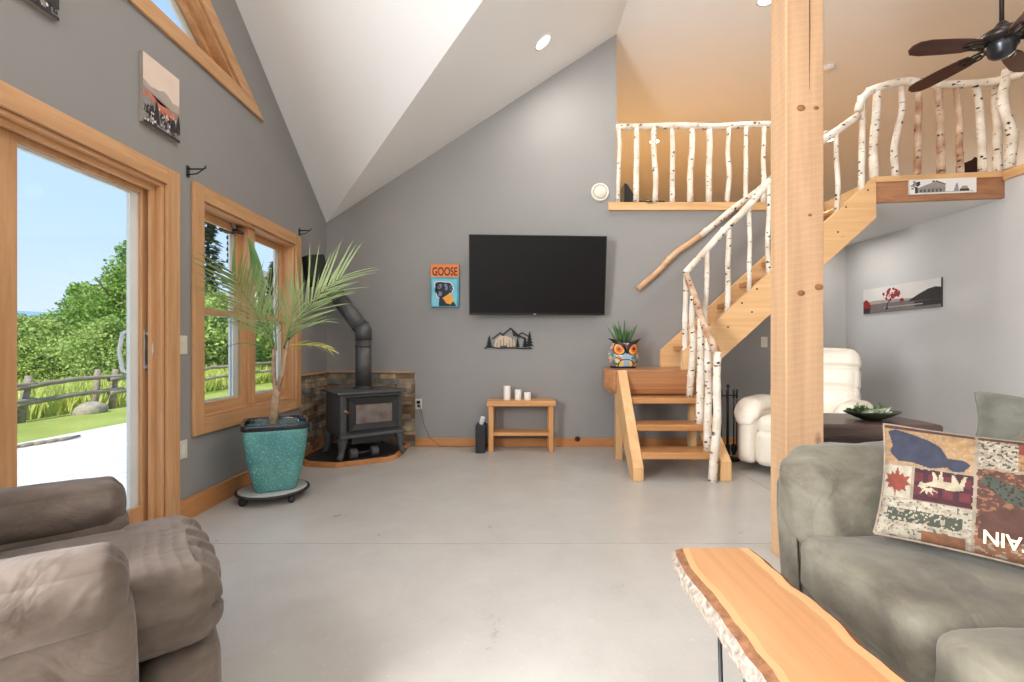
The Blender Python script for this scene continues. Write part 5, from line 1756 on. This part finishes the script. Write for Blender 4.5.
# ------------------------------------------------------------------ dark end table + leaf dish
et = thing('end_table', 'dark thick-topped wooden side table between the sofa and cream recliner', 'table', (2.05, 2.9, 0))
et_top = [(1.74, 2.66), (2.48, 2.62), (2.52, 2.80), (2.49, 3.12), (1.80, 3.16), (1.73, 2.90)]
MB().prism(et_top, .545, .63, 'z').build('tabletop', 'darkwood', et, bevel=.018, seg=3)
for x in (1.80, 2.36):
    for y in (2.74, 3.02):
        MB().box((x, y, 0), (x + .06, y + .06, .545)).build('leg', 'darkwood', et, bevel=.005)
MB().box((1.82, 2.76, .47), (2.40, 3.06, .545)).build('apron', 'darkwood', et, bevel=.004)
ds = thing('leaf_dish', 'shallow dark dish piled with pale leaves on the dark side table', 'dish', (2.22, 2.82, .63))
mb = MB()
prf = [(.02, 0), (.05, .002), (.10, .02), (.16, .05), (.157, .056), (.10, .028), (.05, .012), (.002, .010)]
mb.lathe(prf, seg=32, M=Matrix.Diagonal((1.05, .62, 1)), cap=False)
mb.build('dish', [plain('dark_green_glaze', rgb(48, 56, 40), .3)], ds, local=True)
for nm, mt, cnt in (('green_leaves', 'succulent', 30), ('pale_leaves', 'paleleaf', 34)):
    mb = MB()
    for k in range(cnt):
        a = R.uniform(0, 2 * PI); rr2 = math.sqrt(R.random())
        c0 = Vector((math.cos(a) * rr2 * .13, math.sin(a) * rr2 * .075, .035 + .02 * rr2))
        d = Vector((R.uniform(-1, 1), R.uniform(-1, .4), R.uniform(.1, .8))).normalized()
        s_ = d.cross(Vector((R.uniform(-1, 1), R.uniform(-1, 1), R.uniform(-1, 1)))).normalized()
        l, ww = R.uniform(.04, .07), R.uniform(.010, .018)
        mb.faces([c0, c0 + d * l * .45 + s_ * ww, c0 + d * l, c0 + d * l * .45 - s_ * ww], [(0, 1, 2, 3)])
    mb.build(nm, mt, ds, local=True, recalc=False)

# ------------------------------------------------------------------ loft furniture seen through the balusters
lc = thing('lounge_chair', 'black low-slung chair on the loft behind the leftmost birch balusters', 'chair', (1.75, 5.9, LOFT))
mb = MB()
mb.prism([(1.36, LOFT + .10), (1.52, LOFT + .10), (1.58, LOFT + .15), (1.86, LOFT + .15), (1.86, LOFT + .225), (1.52, LOFT + .225), (1.40, LOFT + .42), (1.36, LOFT + .44)], 5.6, 6.2, 'y')
mb.build('seat_shell', 'black', lc, bevel=.01)
for x in (1.42, 1.80):
    for y in (5.64, 6.12):
        MB().box((x, y, LOFT - .005), (x + .04, y + .04, LOFT + .16)).build('leg', 'iron', lc)
q = [at(938, 172, 4.95), at(977.5, 157.5, 4.95)]
dk = thing('dark_easel', 'dark brown triangular piece leaning on the loft behind the landing balusters', 'furniture', (4.8, 5.0, LOFT))
x0, x1 = q[0].x, q[1].x
mb = MB()
mb.prism([(x0 + .22, LOFT - .005), (x1, LOFT - .005), (x1, q[1].z), (x0 + .22, q[1].z - .085)], 4.93, 4.98, 'y')
mb.build('panel', [plain('dark_brown_panel', rgb(52, 26, 20), .5)], dk, bevel=.004)
mb = MB()
mb.tube([(x0, 4.955, LOFT + .01), (x1 - .02, 4.955, q[1].z)], .012, 8)
mb.build('sloping_bar', 'black', dk)

# ------------------------------------------------------------------ outdoors
dk_ = MB()
x = -2.22
while x > -6.05:
    dk_.box((x - .135, -3.4, -.12), (x, 16, -.085))
    x -= .1425
dk_.box((-6.06, -3.4, -.30), (-6.03, 16, -.083))
struct(dk_, 'deck', 'deckwhite')
lw = MB()
NXg, NYg = 24, 30
def gz(x, y):
    z = -.36 + .012 * max(0, y - 8)
    if x < -9.5:
        z -= .05 * (-9.5 - x)
    return z + .03 * noise.noise((x * .4, y * .4, 0))
gv = []
for i in range(NXg + 1):
    for k in range(NYg + 1):
        gx = -2.5 - 60 * (i / NXg) ** 1.6
        gy = -6 + 90 * (k / NYg) ** 1.3
        gv.append((gx, gy, gz(gx, gy)))
lw.faces(gv, [(i * (NYg + 1) + k, i * (NYg + 1) + k + 1, (i + 1) * (NYg + 1) + k + 1, (i + 1) * (NYg + 1) + k) for i in range(NXg) for k in range(NYg)])
struct(lw, 'lawn', 'lawn', smooth=True)
hl = MB()
hp_ = []
for k in range(41):
    a = math.radians(95 + 80 * k / 40)
    h = 29 + 4 * noise.noise((k * .22, 3, 0)) + 1.5 * noise.noise((k * .9, 8, 0))
    hp_.append((520 * math.cos(a), 520 * math.sin(a), h))
vs = []
for x, y, h in hp_:
    vs += [(x * .92, y * .92, -20), (x * .97, y * .97, h * .6), (x, y, h), (x * 1.06, y * 1.06, h * .8)]
hl.faces(vs, [(4 * k + i, 4 * k + i + 1, 4 * k + 5 + i, 4 * k + 4 + i) for k in range(40) for i in range(3)])
struct(hl, 'hills', 'hill', smooth=True)

# weathered rail fence
fn_ = thing('rail_fence', 'weathered grey split-rail fence across the lawn beyond the deck', 'fence', (-9.5, 12, -.36))
FX = -9.5
ys_ = [6.3, 8.75, 10.75, 13.2, 15.6, 18.0, 20.4, 22.8]
for i, y in enumerate(ys_):
    lean = {1: .16, 2: .10}.get(i, .03)
    MB().tube([(FX, y - .02, gz(FX, y) - .1), (FX - .01, y + lean * .5, .05), (FX, y + lean, .53 + .02 * (y - 8))], [.075, .07, .06], 7).build('post', 'greywood', fn_)
MB().tube([(FX - .12, 10.42, gz(FX, 10.4) - .05), (FX - .1, 10.50, .60)], [.07, .06], 7).build('post', 'greywood', fn_)
for i in range(len(ys_) - 1):
    a, b = ys_[i] - .15, ys_[i + 1] + .22
    for z0, z1 in ((.30, .44), (-.02, .13)):
        zz = .018 * (a - 6.3)
        birch('rail', [(FX + .07, a, z0 + zz - .02), (FX + .05, (a + b) / 2, (z0 + z1) / 2 + zz), (FX + .07, b, z1 + zz - .06)], .052, .045, fn_, 'greywood', bend=.03, seed=200 + i * 3 + int(z0 * 10), stubs=0)
rk = MB()
rk.ball((-9.25, 9.95, gz(-9.25, 9.95) + .06), .26, 16, (1.0, 1.2, .75))
for v in rk.bm.verts:
    v.co += Vector((1, 1, 1)) * .05 * noise.noise(v.co * 4)
tag(rk.build('garden_rock', 'rock'), 'grey field rock lying in the grass at the foot of the fence', 'rock')
stk = MB()
for k in range(5):
    y0 = 5.2 + .12 * k
    stk.tube([(-5.80 + .03 * k, y0, -.07), (-5.78 + .03 * k, y0 + .25, -.06)], [.022, .016], 6)
tag(stk.build('driftwood', 'greywood'), 'grey weathered sticks lying along the far edge of the white deck', 'driftwood')

def blades(name, region, n, hmin, hmax, mat, label, cat):
    mb = MB()
    for k in range(n):
        x = R.uniform(region[0], region[1]); y = R.uniform(region[2], region[3])
        z = gz(x, y)
        h = R.uniform(hmin, hmax) * (.8 + .5 * noise.noise((x * .6, y * .6, 1)))
        a = R.uniform(0, 2 * PI)
        dx, dy = math.cos(a) * .028, math.sin(a) * .028
        lx, ly = R.uniform(-.25, .25) * h, R.uniform(-.25, .25) * h
        mb.faces([(x - dx, y - dy, z), (x + dx, y + dy, z), (x + lx + dx * .8, y + ly + dy * .8, z + h * .6), (x + lx * 1.8, y + ly * 1.8, z + h)], [(0, 1, 2, 3)])
    o = mb.build(name, mat, recalc=False)
    tag(o, label, cat, kind='stuff')
blades('tall_grass', (-13.5, -9.75, 5, 30), 16000, .55, 1.0, 'weed', 'bright yellow-green tall grass growing behind the rail fence', 'grass')

def leaves(mb, c, rad, n, size, squash=.9, seed=0):
    r_ = random.Random(seed)
    for k in range(n):
        v = Vector((r_.gauss(0, 1), r_.gauss(0, 1), r_.gauss(0, 1))).normalized() * (r_.random() ** .4)
        p = Vector(c) + Vector((v.x * rad, v.y * rad, v.z * rad * squash))
        p += Vector((1, 1, .6)) * noise.noise(p * .9) * rad * .3
        a = Vector((r_.uniform(-1, 1), r_.uniform(-1, 1), r_.uniform(-.4, 1))).normalized()
        b = a.cross(Vector((r_.uniform(-1, 1), r_.uniform(-1, 1), r_.uniform(-1, 1)))).normalized()
        s = size * r_.uniform(.6, 1.3)
        mb.faces([p - a * s, p + b * s * .6, p + a * s, p - b * s * .6], [(0, 1, 2, 3)])

def broadleaf(name, label, x, y, h, rad, mat, seed, group=None, n=3200, size=.14):
    t_ = thing(name, label, 'tree', (x, y, gz(x, y)), group=group)
    r_ = random.Random(seed)
    mb = MB().tube([(0, 0, -.1), (.05, 0, h * .35), (-.03, .05, h * .7)], [h * .03, h * .022, h * .008], 8)
    for k in range(4):
        a = r_.uniform(0, 2 * PI)
        mb.tube([(0, 0, h * (.3 + .08 * k)), (math.cos(a) * rad * .6, math.sin(a) * rad * .6, h * (.5 + .1 * k))], [h * .012, h * .004], 6)
    mb.build('trunk', 'bark', t_, local=True)
    mb = MB()
    blobs = 12
    for k in range(blobs):
        f = k / (blobs - 1)
        z = h * (.22 + .68 * f)
        rr3 = rad * (1 - .55 * abs(f - .35) / .65) 
        a = r_.uniform(0, 2 * PI)
        off = rr3 * r_.uniform(.25, .6)
        leaves(mb, (math.cos(a) * off, math.sin(a) * off, z), rr3 * .62, n * 3 // blobs, size * .52, .75, seed * 50 + k)
    leaves(mb, (0, 0, h * .5), rad * .7, n * 3 // 5, size * .52, .9, seed + 999)
    mb.build('foliage', mat, t_, local=True, recalc=False)
    return t_

def spruce(label, x, y, h, rad, seed, group=None, n=2600):
    t_ = thing('spruce_tree', label, 'tree', (x, y, gz(x, y)), group=group)
    MB().tube([(0, 0, -.1), (0, 0, h)], [h * .022, .02], 8).build('trunk', 'bark', t_, local=True)
    r_ = random.Random(seed)
    mb = MB()
    for k in range(n):
        f = r_.random() ** 1.25
        z = h * (.06 + .94 * f)
        tier = .72 + .28 * math.sin(f * 60)
        rr3 = rad * (1 - f) * tier * r_.random() ** .5 + .03
        a = r_.uniform(0, 2 * PI)
        p = Vector((math.cos(a) * rr3, math.sin(a) * rr3, z - rr3 * .22))
        d = Vector((math.cos(a), math.sin(a), -.3 + r_.uniform(-.2, .2)))
        s = Vector((-math.sin(a), math.cos(a), r_.uniform(-.4, .4)))
        l = .22 * r_.uniform(.7, 1.4)
        mb.faces([p - s * l * .4, p + d * l, p + s * l * .4, p - d * l * .3], [(0, 1, 2, 3)])
    mb.build('foliage', 'leaf_d', t_, local=True, recalc=False)
    return t_

def dirxy(px, d):
    return ((px - 514) * d / 455, d)
x, y = dirxy(128, 18); broadleaf('maple_tree', 'tallest leafy tree beyond the fence at the right of the sliding door glass', x, y, 6.0, 2.6, 'leaf_a', 1, n=4800)
x, y = dirxy(95, 19.5); broadleaf('maple_tree', 'leafy tree left of the tallest one, beyond the fence', x, y, 4.6, 2.2, 'leaf_a', 2, n=3600)
x, y = dirxy(110, 14.5); broadleaf('leafy_shrub', 'bright leafy shrub close behind the leaning fence posts', x, y, 2.5, 1.5, 'leaf_b', 3, n=2600, size=.10)
x, y = dirxy(62, 17); broadleaf('leafy_shrub', 'layered pale shrub in the middle of the sliding door view', x, y, 2.6, 1.9, 'leaf_b', 4, n=3000, size=.11)
x, y = dirxy(22, 16.5); broadleaf('leafy_shrub', 'pale green shrub at the left edge of the sliding door view', x, y, 2.7, 1.8, 'leaf_b', 5, n=3000, size=.11)
grp = 'leafy trees massed beyond the rail fence'
lbl = 'leafy green tree in the mass beyond the rail fence'
for k, (px, d, h, rd) in enumerate([(40, 24, 3.8, 2.4), (75, 25, 3.9, 2.3), (10, 22, 3.6, 2.4), (150, 24, 6.2, 2.6), (-30, 20, 3.6, 2.2), (175, 20, 5.0, 2.3), (205, 17.5, 3.6, 2.0), (232, 19, 3.4, 2.0), (258, 21, 3.6, 2.1), (285, 22, 3.6, 2.1), (225, 27, 5.0, 2.4), (265, 30, 5.0, 2.5)]):
    x, y = dirxy(px, d)
    broadleaf('leafy_tree', lbl, x, y, h, rd, 'leaf_a' if k % 2 else 'leaf_b', 20 + k, grp, n=2600, size=.15)
x, y = dirxy(208, 22); spruce('tall dark spruce seen through the left window sash', x, y, 8.6, 2.3, 71)
x, y = dirxy(274, 26); spruce('dark spruce seen through the right window sash', x, y, 6.4, 2.0, 72)
x, y = dirxy(240, 40); spruce('far dark spruce between the two window sashes', x, y, 7.0, 2.4, 73)
shx, shy = dirxy(268, 32)
sh_ = thing('white_house', 'small white building glimpsed far off through the right window sash', 'building', (shx, shy, 0))
MB().box((shx - 1.3, shy - 1, -.3), (shx + 1.3, shy + 1, 5.6)).build('wall', 'shed', sh_)
MB().prism([(shx - 1.5, 5.6), (shx + 1.5, 5.6), (shx, 6.5)], shy - 1.1, shy + 1.1, 'y').build('roof', 'ash', sh_)
